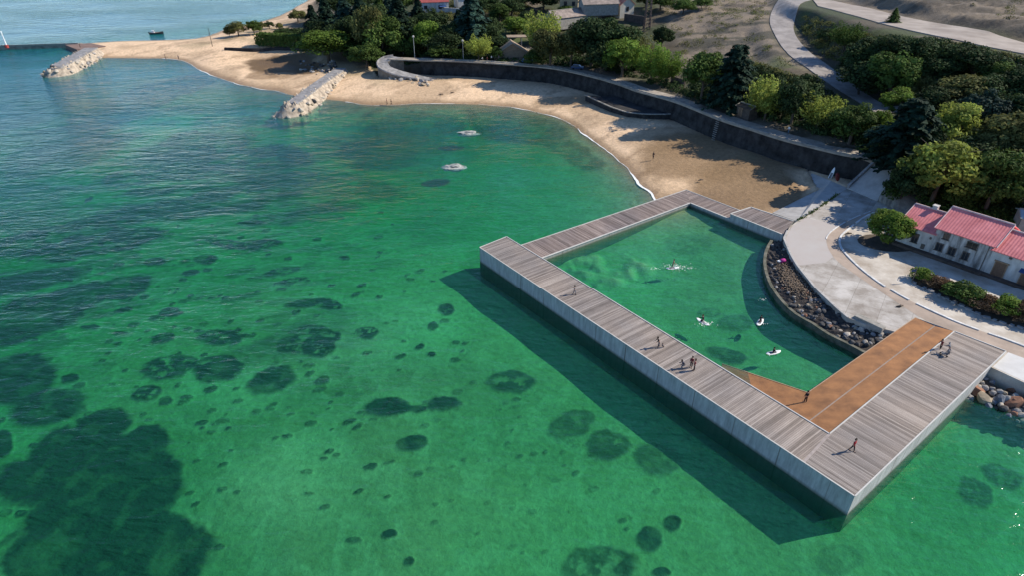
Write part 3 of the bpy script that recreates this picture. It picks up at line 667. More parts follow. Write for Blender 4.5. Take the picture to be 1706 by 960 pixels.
def evenN(l, n):
    d = [0]
    for i in range(len(l)-1): d.append(d[-1] + (l[i+1]-l[i]).length)
    out = []
    for k in range(n + 1):
        t = d[-1]*k/n; j = min(len(l)-2, max(0, int(np.searchsorted(d, t)) - 1))
        out.append(l[j].lerp(l[j+1], (t-d[j])/(d[j+1]-d[j]+1e-9)))
    return out
a = evenN(resample(K1 + PL([(1590,554),(1676,587),(1712,602),(1900,690)], QZ), 1.0), n); b = evenN(lane_r, n)
vs = [Vector((p.x, p.y, QZ + .012)) for p in a + b]
mb.add(vs, [(i, i + 1, n + 2 + i, n + 1 + i) for i in range(n)])
o = mb.build('lane', M_tan); tag(o, kind='structure')
bm = bmesh.new(); bm.from_mesh(o.data); bmesh.ops.recalc_face_normals(bm, faces=bm.faces)
if sum(f.normal.z for f in bm.faces) < 0: bmesh.ops.reverse_faces(bm, faces=bm.faces)
bm.to_mesh(o.data); bm.free()
def kerb(name, line, m, w, h, gaps=0, z=QZ, label=None, seed=1):
    l = evenN(line, max(2, int(sum((line[i+1]-line[i]).length for i in range(len(line)-1)) / 1.1)))
    rs = random.Random(seed); mb = MB()
    for i in range(len(l) - 1):
        if rs.random() < gaps: continue
        d = l[i+1] - l[i]; c = (l[i] + l[i+1]) / 2
        mb.box((c.x, c.y, z + h / 2), (d.length * .97, w, h * rs.uniform(.85, 1.1)), math.atan2(d.y, d.x))
    o = mb.build(name, m); return tag(o, kind='structure')
kerb('kerb', lane_r, M_kerb, .34, .16, .12, seed=3)
kerb('kerb', lane_l[: int(len(lane_l)*.45)], M_kerb, .22, .10, .2, seed=4)
kerb('kerb', evenN(PL([(1306,397),(1317,423),(1328,442),(1360,482),(1397,517),(1413,530)], QZ), 30), M_conc, .35, .12, .0, seed=5)
kerb('kerb', evenN(PL([(1312,384),(1306,397)], QZ), 4), M_conc, .35, .12, .0, seed=5)
# pad by the end of the pier
sheet('concrete_pad', PL([(1680,588),(1654,612),(1706,636),(1800,682),(1850,650),(1760,618),(1712,600)], QZ), mat('white_cement', (.56, .55, .52), .8, .12, .4, .2), QZ + .016)

# ================================================================ the sea wall
def curtain(name, top, base_z, th, m, step=1.5, batter=.08, rough=.25, cap=None, label='', cat='sea wall', topn=0.0):
    """a masonry wall: rough face towards the beach (left of the walking direction is inland)"""
    l = resample(top, step); mb = MB(); nz = 8; n = len(l)
    face = []
    for i, p in enumerate(l):
        nrm = -side(l, i)     # towards the beach
        bz = base_z if not callable(base_z) else base_z(p)
        for k in range(nz + 1):
            t = k / nz; z = bz + (p.z + topn - bz) * t
            j = (float(vnoise(np.array(i * .9 + 5.), np.array(k * 1.3))) - .5) * rough
            q = p + nrm * ((1 - t) * batter * (p.z - bz) + (j if 0 < k < nz else 0)); face.append((q.x, q.y, z))
        q = p - nrm * th; face.append((q.x, q.y, p.z + topn)); face.append((q.x, q.y, bz))
    w = nz + 3
    fs = [(i*w+k, i*w+k+1, (i+1)*w+k+1, (i+1)*w+k) for i in range(n-1) for k in range(w-1)]
    fs += [tuple(range(w)), tuple((n-1)*w + k for k in range(w))[::-1]]
    mb.add(face, fs)
    o = mb.build(name, m)
    bm = bmesh.new(); bm.from_mesh(o.data); bmesh.ops.recalc_face_normals(bm, faces=bm.faces); bm.to_mesh(o.data); bm.free()
    return o, l
WB = lambda p: -.5
def seawall(line, name, label, capm):
    root = empty('sea_wall', line[0], 0, label, 'sea wall')
    o, l = curtain('masonry_face', line, WB, 4.2, M_stone)
    o.parent = root; o.matrix_parent_inverse = Matrix.Translation(-Vector(line[0]))
    mb = MB(); rs = random.Random(len(l))
    for i in range(len(l) - 1):
        d = l[i+1] - l[i]; c = (l[i] + l[i+1]) / 2 - (-side(l, i)) * .3
        mb.box((c.x, c.y, c.z + .14 + rs.uniform(-.03, .05)), (d.length * 1.02, .8 + rs.uniform(0, .25), .34), math.atan2(d.y, d.x))
    c = mb.build('coping', capm); c.parent = root; c.matrix_parent_inverse = Matrix.Translation(-Vector(line[0]))
    return root
WT = PL(WALL_TOP, 7.0)
seawall(WT[2:11][:8], 'sea_wall', 'long dark curving masonry sea wall with pale coping behind the far beach', M_stone2)
seawall(WT[9:], 'sea_wall', 'high dark straight sea wall with stained face running to the ramp above the wet sand', M_stone2)
# curved ramp with parapet at the far end of the wall
mb = MB()
cr_out = PL([(655,93,7.2),(640,95.5,7.0),(629,103,6.2),(631,113,5.2),(645,121,4.0),(668,128,2.8),(700,133,2.0),(722,136,1.5)])
cr_in = PL([(672,96,7.2),(655,98,7.0),(645,103,6.2),(650,110,5.2),(668,117,4.0),(695,124,2.8),(722,130,2.0),(735,134,1.5)])
rt = empty('curved_ramp', cr_out[3], 0, 'pale curving stone ramp descending from the promenade end to the far beach', 'ramp')
def addp(o, root):
    o.parent = root; o.matrix_parent_inverse = root.matrix_world.inverted() if False else Matrix.Translation(-root.location); return o
a = resample(cr_out, 1.5); b = evenN(resample(cr_in, 1.5), len(a) - 1)
vs = [Vector(p) for p in a] + b + [Vector((p.x, p.y, -.4)) for p in a] + [Vector((p.x, p.y, -.4)) for p in b]
k = len(a); fs = []
for i in range(k - 1): fs += [(i, i+1, k+i+1, k+i), (2*k+i, 2*k+i+1, i+1, i), (k+i, k+i+1, 3*k+i+1, 3*k+i)]
fs += [(0, k, 3*k, 2*k), (k-1, 3*k-1, 4*k-1, 2*k-1)]
mb.add(vs, fs); o = mb.build('ramp_body', mat('brown_stone', (.20,.175,.14), .9, .4, .8, .6)); addp(o, rt)
mb = MB(); mb.tube([p + Vector((0, 0, .25)) for p in a], [.3] * k, 5); addp(mb.build('parapet', M_conc2), rt)
mb = MB(); mb.add([p + Vector((0, 0, .02)) for p in a + b], [(i, k+i, k+i+1, i+1) for i in range(k-1)]); addp(mb.build('ramp_paving', M_conc2), rt)
# low dark bastion under the bend of the wall
mb = MB(); bp_ = PL([(975,158,3.2),(1000,160,3.2),(1040,160,3.2),(1065,159,3.2),(1090,163,3.2),(1130,178,3.2),(1150,186,3.2),(1110,190,3.2),(1075,190,3.2),(1045,187,3.2),(1018,178,3.2),(996,168,3.2)])
mb.prism(bp_, -.5); o = mb.build('lower_terrace', M_stone, bevel=.2)
tag(o, 'low dark stone terrace projecting onto the sand at the bend of the sea wall', 'terrace')
mb = MB(); l = evenN(bp_[6:] + [bp_[0]], 20)
for i in range(20):
    d = l[i+1] - l[i]; c = (l[i] + l[i+1]) / 2
    mb.box((c.x, c.y, 3.25), (d.length, .5, .22), math.atan2(d.y, d.x))
c = mb.build('coping', M_stone2); c.parent = o
# pale chute at the bend
mb = MB(); mb.prism(PL([(1042,137.5,7.35),(1058,140,7.35),(1066,147,7.3),(1068,158,3.3),(1060,160,3.3),(1048,150,5.2)]), 2.8)
o = mb.build('storm_chute', M_conc2); tag(o, 'pale concrete chute spilling over the bend of the dark sea wall', 'chute')
# ramp-side parapet
mb = MB(); l = evenN(RAMP_L, 14); l = [p - side(l, i) * 0 for i, p in enumerate(l)]
for i in range(14):
    d = l[i+1] - l[i]; c = (l[i] + l[i+1]) / 2
    vs = []
rp = MB(); off = side(l, 3) * .25
v = [l[0] + off, l[-1] + off, l[-1] - off, l[0] - off]
rp.add([p + Vector((0,0,.75)) for p in v] + [Vector((p.x, p.y, -.5)) for p in v], [(0,1,2,3),(0,4,5,1),(1,5,6,2),(2,6,7,3),(3,7,4,0)])
o = rp.build('ramp_parapet', M_conc2); tag(o, 'grey concrete parapet running down the left side of the ramp to the quay', 'parapet')
bm = bmesh.new(); bm.from_mesh(o.data); bmesh.ops.recalc_face_normals(bm, faces=bm.faces); bm.to_mesh(o.data); bm.free()

# ================================================================ breakwaters
def rubble_mesh(line, wtop, wbase, zb, step=.8, amp=1.0, seed=0):
    l = resample(line, step); n = len(l); rs = random.Random(seed); mb = MB(); nk = 22; vs = []
    for i, p in enumerate(l):
        s = side(l, i); t = i / (n - 1)
        e = 1 if t > .12 else max(.2, t / .12) ** .5
        for k in range(nk + 1):
            u = k / nk * 2 - 1
            if abs(u) < .45: x = u / .45 * wtop; z = p.z
            else:
                q = (abs(u) - .45) / .55; x = math.copysign(wtop + (wbase - wtop) * q, u); z = p.z + (zb - p.z) * q
            hsh = rs.uniform(-1, 1) * amp * (0 if abs(u) < .4 and t > .16 else 1)
            q = p + s * (x * e + hsh * .35); vs.append((q.x, q.y, z * (e if t < .12 else 1) + hsh * .4))
    w = nk + 1
    mb.add(vs, [(i*w+k, i*w+k+1, (i+1)*w+k+1, (i+1)*w+k) for i in range(n-1) for k in range(nk)])
    return mb, l
BLOCKS = []
def breakwater(line, wtop, wbase, label, seed):
    root = empty('breakwater', line[0], 0, label, 'breakwater')
    mb, l = rubble_mesh(line, wtop, wbase, -1.5, .7, 1.9, seed)
    o = mb.build('rubble_mound', M_rock); addp(o, root)
    bm = bmesh.new(); bm.from_mesh(o.data); bmesh.ops.recalc_face_normals(bm, faces=bm.faces)
    if sum(f.normal.z for f in bm.faces) < 0: bmesh.ops.reverse_faces(bm, faces=bm.faces)
    bm.to_mesh(o.data); bm.free()
    mb = MB(); m2 = l[int(len(l)*.14):]; vs = []; n = len(m2)
    for i, p in enumerate(m2):
        s = side(m2, i)
        for x, z in ((-wtop, -.5), (-wtop, .28), (wtop, .28), (wtop, -.5)): q = p + s * x; vs.append((q.x, q.y, q.z + z))
    fs = [(i*4+k, i*4+k+1, i*4+k+5, i*4+k+4) for i in range(n-1) for k in range(3)] + [(0,3,2,1), (n*4-4,n*4-3,n*4-2,n*4-1)]
    mb.add(vs, fs); o = mb.build('deck_slab', M_conc2 if seed == 1 else M_conc2); addp(o, root)
    bm = bmesh.new(); bm.from_mesh(o.data); bmesh.ops.recalc_face_normals(bm, faces=bm.faces); bm.to_mesh(o.data); bm.free()
    # loose armour blocks tipped along the flanks and round the head
    rsb = random.Random(seed + 50)
    for i in range(60):
        t = rsb.uniform(0, .9) ** 1.2; k = int(t * (len(l) - 1)); p = l[k]; s = side(l, k) * (-1 if rsb.random() < .8 else 1)
        q = rsb.uniform(.1, .95); x = wtop * (.3 if t < .1 else 1) + (wbase - wtop) * q; pos = p + s * x; zz = p.z + (-1.5 - p.z) * q
        if zz < -.5: continue
        BLOCKS.append((Vector((pos.x, pos.y, zz + .15)), rsb.uniform(.8, 2.0), rsb.random(), seed, t))
    rs = random.Random(seed + 50)
    return root
breakwater(PL([(80,118,.6),(92,112,2.6),(110,103,3.0),(130,92,3.0),(152,80,3.0)]), 2.6, 6.0, 'far short rubble breakwater with pale deck beside the spit, near the jetty', 1)
breakwater(PL([(458,190,.4),(478,177,2.6),(500,163,3.0),(530,140,3.2),(560,120,3.2),(568,114,3.2)]), 1.9, 5.4, 'pale rubble breakwater with flat concrete top between the two beaches', 2)

# ================================================================ jetty at far left
jl = P(-120, 85, 0); jr = P(136, 77, 0); d = jr - jl
jt = empty('stone_jetty', jl, 0, 'long low stone jetty reaching out of the left edge of the bay', 'jetty')
mb = MB(); L_ = d.length; ang = math.atan2(d.y, d.x)
c = (jl + jr) / 2; mb.box((c.x, c.y, -.6), (L_, 4.0, 3.6), ang)
addp(mb.build('jetty_body', mat('jetty_stone', (.27, .24, .20), .9, .5, .4, .7)), jt)
for i in range(46):
    p = jl.lerp(jr, (i + .5) / 46); b = MB(); b.box((p.x, p.y - 1.8, 1.55), (1.6, .5, .7), ang + .02); addp(b.build('parapet_block', M_stone2), jt)
mb = MB(); mb.prism(PL([(108,74,1.6),(150,71,1.8),(176,76,1.8),(150,79,1.6),(128,82,1.4)]), -2)
o = mb.build('landing_stage', mat('red_gravel', (.22,.15,.12), .9, .3, .5, .4), bevel=.1); tag(o, 'reddish paved landing stage joining the jetty and the far breakwater', 'landing stage')
# beacon
bp0 = P(12, 79, 1.2)
bc = empty('beacon', bp0, 0, 'slim white navigation beacon standing on the stone jetty', 'beacon')
mb = MB(); mb.tube([(0,0,0),(0,0,1.2)], [.8,.7], 8); mb.build('base', mat('beacon_red', (.35,.05,.04), .6), bc)
mb = MB(); mb.tube([(0,0,1.2),(0,0,6.2)], [.32,.2], 8); mb.build('post', mat('white_paint', (.8,.8,.78), .5, .08), bc)
mb = MB(); mb.tube([(0,0,6.2),(0,0,6.6),(0,0,6.9)], [.3,.3,.05], 8); mb.build('lantern', MATS['white_paint'], bc)
# ================================================================ the sea pool: concrete pier with timber decks
def plank_mat(name, c1, c2, c3, across=.16, warm=.0):
    m, N, L, b = newmat(name)
    uv = N.new('ShaderNodeUVMap')
    sep = N.new('ShaderNodeSeparateXYZ'); L.new(uv.outputs[0], sep.inputs[0])
    # one tone per board, groups of boards weathered alike
    def wn(scale):
        k = N.new('ShaderNodeMath'); k.operation = 'MULTIPLY'; k.inputs[1].default_value = scale; L.new(sep.outputs[0], k.inputs[0])
        f = N.new('ShaderNodeMath'); f.operation = 'FLOOR'; L.new(k.outputs[0], f.inputs[0])
        w = N.new('ShaderNodeTexWhiteNoise'); w.noise_dimensions = '1D'; L.new(f.outputs[0], w.inputs['W']); return w, k
    w1, k1 = wn(1 / .22); 
    mp = N.new('ShaderNodeMapping'); mp.inputs['Scale'].default_value = (1.1, .10, 1); L.new(uv.outputs[0], mp.inputs[0])
    n = N.new('ShaderNodeTexNoise'); n.inputs['Scale'].default_value = 1.0; n.inputs['Detail'].default_value = 7; n.inputs['Roughness'].default_value = .8; L.new(mp.outputs[0], n.inputs[0])
    n2 = N.new('ShaderNodeTexNoise'); n2.inputs['Scale'].default_value = .09; n2.inputs['Detail'].default_value = 4; L.new(uv.outputs[0], n2.inputs[0])
    add = N.new('ShaderNodeMath'); add.operation = 'MULTIPLY_ADD'; add.inputs[1].default_value = .30; L.new(w1.outputs[0], add.inputs[0]); L.new(n.outputs[0], add.inputs[2])
    cr = N.new('ShaderNodeValToRGB'); e = cr.color_ramp.elements
    e[0].position = .42; e[0].color = (*c1, 1); e[1].position = .88; e[1].color = (*c3, 1); q = e.new(.64); q.color = (*c2, 1)
    L.new(add.outputs[0], cr.inputs[0])
    mx = N.new('ShaderNodeMix'); mx.data_type = 'RGBA'; mx.blend_type = 'MULTIPLY'; mx.inputs[0].default_value = .8
    cr2 = N.new('ShaderNodeValToRGB'); cr2.color_ramp.elements[0].position = .38; cr2.color_ramp.elements[0].color = (.78,.80,.86,1); cr2.color_ramp.elements[1].position = .62; cr2.color_ramp.elements[1].color = (1.1,1.04,1.0,1)
    L.new(n2.outputs[0], cr2.inputs[0]); L.new(cr.outputs[0], mx.inputs[6]); L.new(cr2.outputs[0], mx.inputs[7])
    # gaps between boards
    fr = N.new('ShaderNodeMath'); fr.operation = 'FRACT'; L.new(k1.outputs[0], fr.inputs[0])
    lt = N.new('ShaderNodeMath'); lt.operation = 'LESS_THAN'; lt.inputs[1].default_value = .10; L.new(fr.outputs[0], lt.inputs[0])
    mg = N.new('ShaderNodeMix'); mg.data_type = 'RGBA'; L.new(lt.outputs[0], mg.inputs[0]); L.new(mx.outputs[2], mg.inputs[6]); mg.inputs[7].default_value = (.05,.045,.04,1)
    L.new(mg.outputs[2], b.inputs['Base Color']); b.inputs['Roughness'].default_value = .75; b.inputs['Specular IOR Level'].default_value = .25
    return m
def stain_conc(name, base, dark, joint=6.0):
    """cast concrete: pour joints, rust-dark runs, tide line at the waterline"""
    m, N, L, b = newmat(name)
    uv = N.new('ShaderNodeUVMap'); sep = N.new('ShaderNodeSeparateXYZ'); L.new(uv.outputs[0], sep.inputs[0])
    n = N.new('ShaderNodeTexNoise'); n.inputs['Scale'].default_value = .8; n.inputs['Detail'].default_value = 7; n.inputs['Roughness'].default_value = .7
    mp = N.new('ShaderNodeMapping'); mp.inputs['Scale'].default_value = (2.2, .35, 1); L.new(uv.outputs[0], mp.inputs[0]); L.new(mp.outputs[0], n.inputs[0])
    cr = N.new('ShaderNodeValToRGB'); cr.color_ramp.elements[0].position = .3; cr.color_ramp.elements[1].position = .7
    cr.color_ramp.elements[0].color = (*[c*.55 for c in base], 1); cr.color_ramp.elements[1].color = (*[c*1.12 for c in base], 1); L.new(n.outputs[0], cr.inputs[0])
    d = N.new('ShaderNodeMath'); d.operation = 'DIVIDE'; d.inputs[1].default_value = joint; L.new(sep.outputs[0], d.inputs[0])
    f = N.new('ShaderNodeMath'); f.operation = 'FRACT'; L.new(d.outputs[0], f.inputs[0])
    lt = N.new('ShaderNodeMath'); lt.operation = 'LESS_THAN'; lt.inputs[1].default_value = .14 / joint; L.new(f.outputs[0], lt.inputs[0])
    w = N.new('ShaderNodeTexWhiteNoise'); w.noise_dimensions = '1D'; fl = N.new('ShaderNodeMath'); fl.operation = 'FLOOR'; L.new(d.outputs[0], fl.inputs[0]); L.new(fl.outputs[0], w.inputs['W'])
    lm = N.new('ShaderNodeMath'); lm.operation = 'MULTIPLY'; L.new(lt.outputs[0], lm.inputs[0]); L.new(w.outputs[0], lm.inputs[1])
    m1 = N.new('ShaderNodeMix'); m1.data_type = 'RGBA'; L.new(lm.outputs[0], m1.inputs[0]); L.new(cr.outputs[0], m1.inputs[6]); m1.inputs[7].default_value = (*dark, 1)
    # tide mark
    tr = N.new('ShaderNodeMapRange'); tr.inputs['From Min'].default_value = .5; tr.inputs['From Max'].default_value = .05; L.new(sep.outputs[1], tr.inputs[0])
    nn = N.new('ShaderNodeMath'); nn.operation = 'MULTIPLY'; L.new(tr.outputs[0], nn.inputs[0]); nn.inputs[1].default_value = .8
    m2 = N.new('ShaderNodeMix'); m2.data_type = 'RGBA'; L.new(nn.outputs[0], m2.inputs[0]); L.new(m1.outputs[2], m2.inputs[6]); m2.inputs[7].default_value = (.07,.085,.05,1)
    L.new(m2.outputs[2], b.inputs['Base Color']); b.inputs['Roughness'].default_value = .8
    return m
M_plank = plank_mat('weathered_planks', (.155,.13,.108), (.27,.23,.195), (.40,.35,.30))
M_plank2 = plank_mat('brown_planks', (.10,.08,.07), (.21,.17,.15), (.34,.29,.26))
M_corten = mat('rusty_timber', (.33,.155,.062), .85, .3, .5, .3, col2=(.21,.10,.045), stretch=(1,1,1))
M_wallc = stain_conc('cast_concrete', (.50,.49,.46), (.14,.11,.09))
M_trim = mat('pale_trim', (.50,.48,.44), .7, .15, .5)
DZ = 2.95
def wall_strip(mb, line, zt, zb):
    """vertical faces with uv = (run, height)"""
    s = 0
    for i in range(len(line) - 1):
        a, b = line[i], line[i+1]; L_ = math.hypot(b.x - a.x, b.y - a.y)
        za, zb_ = (a.z, b.z) if zt is None else (zt, zt)
        mb.add([(a.x,a.y,zb),(b.x,b.y,zb),(b.x,b.y,zb_),(a.x,a.y,za)], [(0,1,2,3)], [[(s,zb),(s+L_,zb),(s+L_,zb_),(s,za)]]); s += L_
def deck_face(mb, quad, nlen):
    """quad = a0,a1 (one side, along), b0,b1 (other side, along): uv.x runs along"""
    a0, a1, b0, b1 = quad; D = (a1 - a0).normalized(); Nn = Vector((-D.y, D.x, 0))
    uvf = lambda p: ((p - a0).dot(D), (p - a0).dot(Nn))
    for i in range(nlen):
        t, u = i / nlen, (i + 1) / nlen
        q = [a0.lerp(a1, t), a0.lerp(a1, u), b0.lerp(b1, u), b0.lerp(b1, t)]; mb.add(q, [(0,1,2,3)], [[uvf(p) for p in q]])
def fixn(o, up=False):
    bm = bmesh.new(); bm.from_mesh(o.data)
    if up:
        for f in bm.faces:
            if f.normal.z < 0: f.normal_flip()
    else: bmesh.ops.recalc_face_normals(bm, faces=bm.faces)
    bm.to_mesh(o.data); bm.free(); return o
def trimline(mb, pts, w=.15, h=.08):
    for i in range(len(pts) - 1):
        a, b = pts[i], pts[i+1]; d = (b - a); n = Vector((-d.y, d.x, 0)).normalized() * w / 2; u = Vector((0, 0, h))
        mb.add([a-n, b-n, b+n, a+n, a-n+u, b-n+u, b+n+u, a+n+u], [(4,5,6,7),(0,1,5,4),(1,2,6,5),(2,3,7,6),(3,0,4,7)])
O1, O2, I2, I1 = P(799,412,DZ), P(1424,828,DZ), P(1382,724,DZ), P(844,394,DZ)
Cc, Cb = P(1676,586,DZ), P(1590,553,DZ)
SEAMP = P(1339,771,DZ)
pier = empty('pier', O2, 0, 'L-shaped concrete pier with grey plank deck and rust brown slope inside its corner', 'pier')
def pp(o): return addp(o, pier)
# concrete body: two arms
w_ = MB()
wall_strip(w_, [O1, O2, Cc, Cb, I2, I1, O1], DZ - .02, -4)
w_.add([(p.x, p.y, DZ - .06) for p in [O1, O2, I2, I1]], [(0,1,2,3)], [[(0,2.9)]*4]); w_.add([(p.x, p.y, DZ - .06) for p in [O2, Cc, Cb, I2]], [(0,1,2,3)], [[(0,2.9)]*4])
pp(fixn(w_.build('concrete_wall', M_wallc)))
d_ = MB(); deck_face(d_, (O1, SEAMP, I1, I2), 40); pp(fixn(d_.build('plank_deck', M_plank), True))
d_ = MB(); deck_face(d_, (O2, Cc, SEAMP, I2), 1); d_ = MB()
# planks of the corner arm run across it
deck_face(d_, (O2, Cc, I2, Cb), 30); D = (Cc - O2).normalized(); Nn = Vector((-D.y, D.x, 0)); d_.add([SEAMP, O2, I2], [(0,1,2)], [[((p - O2).dot(D), (p - O2).dot(Nn)) for p in (SEAMP, O2, I2)]])
pp(fixn(d_.build('plank_deck', M_plank), True))
t_ = MB(); up = Vector((0,0,.0))
trimline(t_, [O1, O2, Cc, Cb]); trimline(t_, [Cb, I2, I1, O1], .15, .08)
pp(t_.build('edge_trim', M_trim))
t_ = MB(); trimline(t_, [SEAMP + Vector((0,0,.004)), I2 + Vector((0,0,.004))], .30, .015); pp(t_.build('joint_strip', mat('joint_board', (.33,.28,.25), .8)))
# inner slope of rust brown timber, in two runs
R0 = P(1525,530,2.55); R1 = P(1346,655,.75); Lw = P(1203,607,-.35)
F0 = P(1557,544,2.62); F1 = P(1349,702,2.05)
D0 = P(1590,553,2.75); D1 = P(1382,724,2.75)
s_ = MB()
def quadg(mb, a, b, c, d, n=12):
    for i in range(n):
        t, u = i / n, (i + 1) / n
        mb.add([a.lerp(b, t), a.lerp(b, u), d.lerp(c, u), d.lerp(c, t)], [(0,1,2,3)])
s_.add([R0, R1, F1, F0, D1, D0], [(0,1,2),(0,2,3),(3,2,4),(3,4,5)])
E0 = I2.lerp(I1, 0); E1 = P(1225,628,DZ); 
Ed = Vector((I1.x - I2.x, I1.y - I2.y, 0)).normalized()
J1 = Vector((I2.x, I2.y, 2.75)); J2 = Vector((F1.x, F1.y, F1.z)) 
# foot of the pier wall under the trim, stepping down to the water
def on_wall(px, z):
    best = None
    for k in range(400):
        p = I2.lerp(I1, k / 400)
        if abs(PX((p.x, p.y, DZ))[0] - px) < 1.2: best = Vector((p.x, p.y, z)); break
    return best
W1 = on_wall(1352, 2.1); W2 = on_wall(1280, .9); W3 = on_wall(1206, -.45)
s_.add([F1, D1, W1], [(0,1,2)])
s_.add([R1, F1, W1, W2], [(0,1,3),(1,2,3)]); s_.add([R1, W2, W3, Lw], [(0,1,2),(0,2,3)])
bmm = bmesh.new(); o = s_.build('timber_slope', M_corten, smooth=True); bmm.from_mesh(o.data); bmesh.ops.remove_doubles(bmm, verts=bmm.verts, dist=.01); bmm.to_mesh(o.data); bmm.free(); fixn(o, True); pp(o)
t_ = MB(); trimline(t_, [F0 + Vector((0,0,.01)), F1 + Vector((0,0,.01))], .16, .03); pp(t_.build('fold_strip', mat('dull_steel', (.28,.21,.16), .6, .2)))
t_ = MB(); trimline(t_, [R0, R1], .10, .05); trimline(t_, [R1, Lw], .10, .05); pp(t_.build('slope_edging', mat('worn_edge', (.42,.30,.20), .7, .2)))
w_ = MB(); wall_strip(w_, [Lw, R1, R0, D0], None, -4); pp(w_.build('slope_wall', M_wallc))

# low boardwalk on the beach side
BZ = .75
A0, A1 = P(872,407,BZ), P(1143,316,BZ); B0, B1 = P(908,428,BZ), P(1150,338,BZ)
# carry the arm on to meet the pier's hidden inner wall
ext = (A0 - A1).normalized() * 2.2; A0 = A0 + ext; B0 = B0 + (B0 - B1).normalized() * 3.2
C1 = P(1240,353,BZ); C2 = P(1222,367,BZ)
bw = empty('boardwalk', A1, 0, 'low brown plank boardwalk closing the sea pool on the beach side', 'boardwalk')
w_ = MB(); wall_strip(w_, [A0, A1, C1, C2, B1, B0, A0], BZ - .02, -4)
for q in ([A0, A1, B1, B0], [A1, C1, C2, B1]): w_.add([(p.x, p.y, BZ - .06) for p in q], [(0,1,2,3)], [[(0,2.9)]*4])
addp(fixn(w_.build('concrete_wall', M_wallc)), bw)
d_ = MB(); deck_face(d_, (A0, A1, B0, B1), 24); addp(fixn(d_.build('plank_deck', M_plank2), True), bw)
d_ = MB(); deck_face(d_, (A1, C1, B1, C2), 10); addp(fixn(d_.build('plank_deck', M_plank2), True), bw)
t_ = MB(); trimline(t_, [A0, A1, C1], .18, .08); trimline(t_, [C2, B1, B0], .30, .10); addp(t_.build('edge_trim', M_trim), bw)
# raised landing between boardwalk and quay
LZ = 1.85
q = [P(1217,356,LZ), P(1251,345,LZ), P(1322,368,LZ), P(1305,391,LZ)]
rl = empty('raised_landing', q[0], 0, 'raised brown plank landing box between the low boardwalk and the quay', 'landing')
w_ = MB(); wall_strip(w_, q + [q[0]], LZ - .02, -3); w_.add([(p.x, p.y, LZ - .05) for p in q], [(0,1,2,3)], [[(0,2)]*4]); addp(fixn(w_.build('concrete_wall', M_wallc)), rl)
d_ = MB(); deck_face(d_, (q[0], q[3], q[1], q[2]), 10); addp(fixn(d_.build('plank_deck', M_plank2), True), rl)
t_ = MB(); trimline(t_, [q[3], q[0], q[1], q[2]], .25, .1); addp(t_.build('edge_trim', M_trim), rl)

# ================================================================ rubble bank between quay and pool, held by a low curved wall
CURV = [(1288,400),(1280,415),(1277,430),(1278,448),(1287,474),(1304,499),(1328,522),(1356,538),(1383,556),(1414,571),(1440,585),(1462,590),(1490,590)]
cw = resample(PL(CURV, .95), 1.2)
o, l = curtain('pool_wall', [Vector(p) for p in PL(CURV, .95)][::-1], -2.5, .5, mat('green_stained_wall', (.15,.14,.11), .9, .5, .8, .6, col2=(.05,.055,.035)), 1.2, .05, .05)
tag(o, 'low curved retaining wall between the sea pool and the dark rubble bank', 'retaining wall')
qe = evenN(PL([(1310,398),(1319,423),(1330,442),(1362,482),(1399,517),(1415,530),(1442,541),(1492,553),(1525,534)], 2.0), 60)
pw = evenN(cw, 60)
vs = []; rs = random.Random(9); nb = 9
for i in range(61):
    for k in range(nb + 1):
        t = k / nb; p = pw[i].lerp(qe[i], t); z = .7 + (1.7 - .7) * (t ** .8)
        j = 0 if k in (0, nb) else rs.uniform(-.18, .25)
        vs.append((p.x, p.y, z + j))
mb = MB(); mb.add(vs, [(i*(nb+1)+k, i*(nb+1)+k+1, (i+1)*(nb+1)+k+1, (i+1)*(nb+1)+k) for i in range(60) for k in range(nb)])
o = mb.build('rubble_bank', mat('dark_rubble', (.06,.05,.043), .95, .5, 2.2, 1., col2=(.025,.022,.02))); fixn(o, True); tag(o, kind='structure')
# brown gravel spill on the bank
# boulders
def boulder_mesh(seed, flat=.7):
    bm = bmesh.new(); bmesh.ops.create_icosphere(bm, subdivisions=2, radius=.5); r = random.Random(seed)
    pl = [(Vector((r.gauss(0,1), r.gauss(0,1), r.gauss(0,1))).normalized(), r.uniform(.28,.42)) for _ in range(9)]
    for v in bm.verts:
        for n, d in pl:
            e = v.co.dot(n) - d
            if e > 0: v.co -= n * e * .92
        v.co.z *= flat
    me = bpy.data.meshes.new('boulder'); bm.to_mesh(me); bm.free(); return me
BM = [boulder_mesh(s, .65 + .1 * (s % 4)) for s in range(8)]
M_b = {'dark': mat('dark_boulder', (.085,.082,.08), .85, .5, 1.5, .4, col2=(.03,.03,.03)), 'grey': mat('grey_boulder', (.28,.27,.26), .85, .4, 1.5, .4), 'pale': mat('pale_boulder', (.44,.39,.32), .85, .3, 1.5, .3),
  'rust': mat('rusty_boulder', (.30,.15,.09), .85, .4, 1.5, .3), 'blue': mat('blue_grey_boulder', (.15,.17,.20), .8, .4, 1.5, .3), 'tan': mat('tan_boulder', (.36,.29,.20), .85, .4, 1.5, .3)}
for k in BM: k.materials.append(M_b['dark'])
def boulder(p, size, kind, label, group, rs, name='boulder'):
    o = bpy.data.objects.new(name, BM[rs.randrange(8)]); COL.objects.link(o)
    o.location = p; o.scale = (size * rs.uniform(.85, 1.35), size * rs.uniform(.75, 1.1), size * rs.uniform(.7, 1.05))
    o.rotation_euler = (rs.uniform(-.4,.4), rs.uniform(-.4,.4), rs.uniform(0, 6.3))
    o.material_slots[0].link = 'OBJECT'; o.material_slots[0].material = M_b[kind]
    return tag(o, label, 'boulder', group)
rs = random.Random(21)
SZ = lambda s: 'small' if s < .72 else ('medium' if s < 1.0 else 'large')
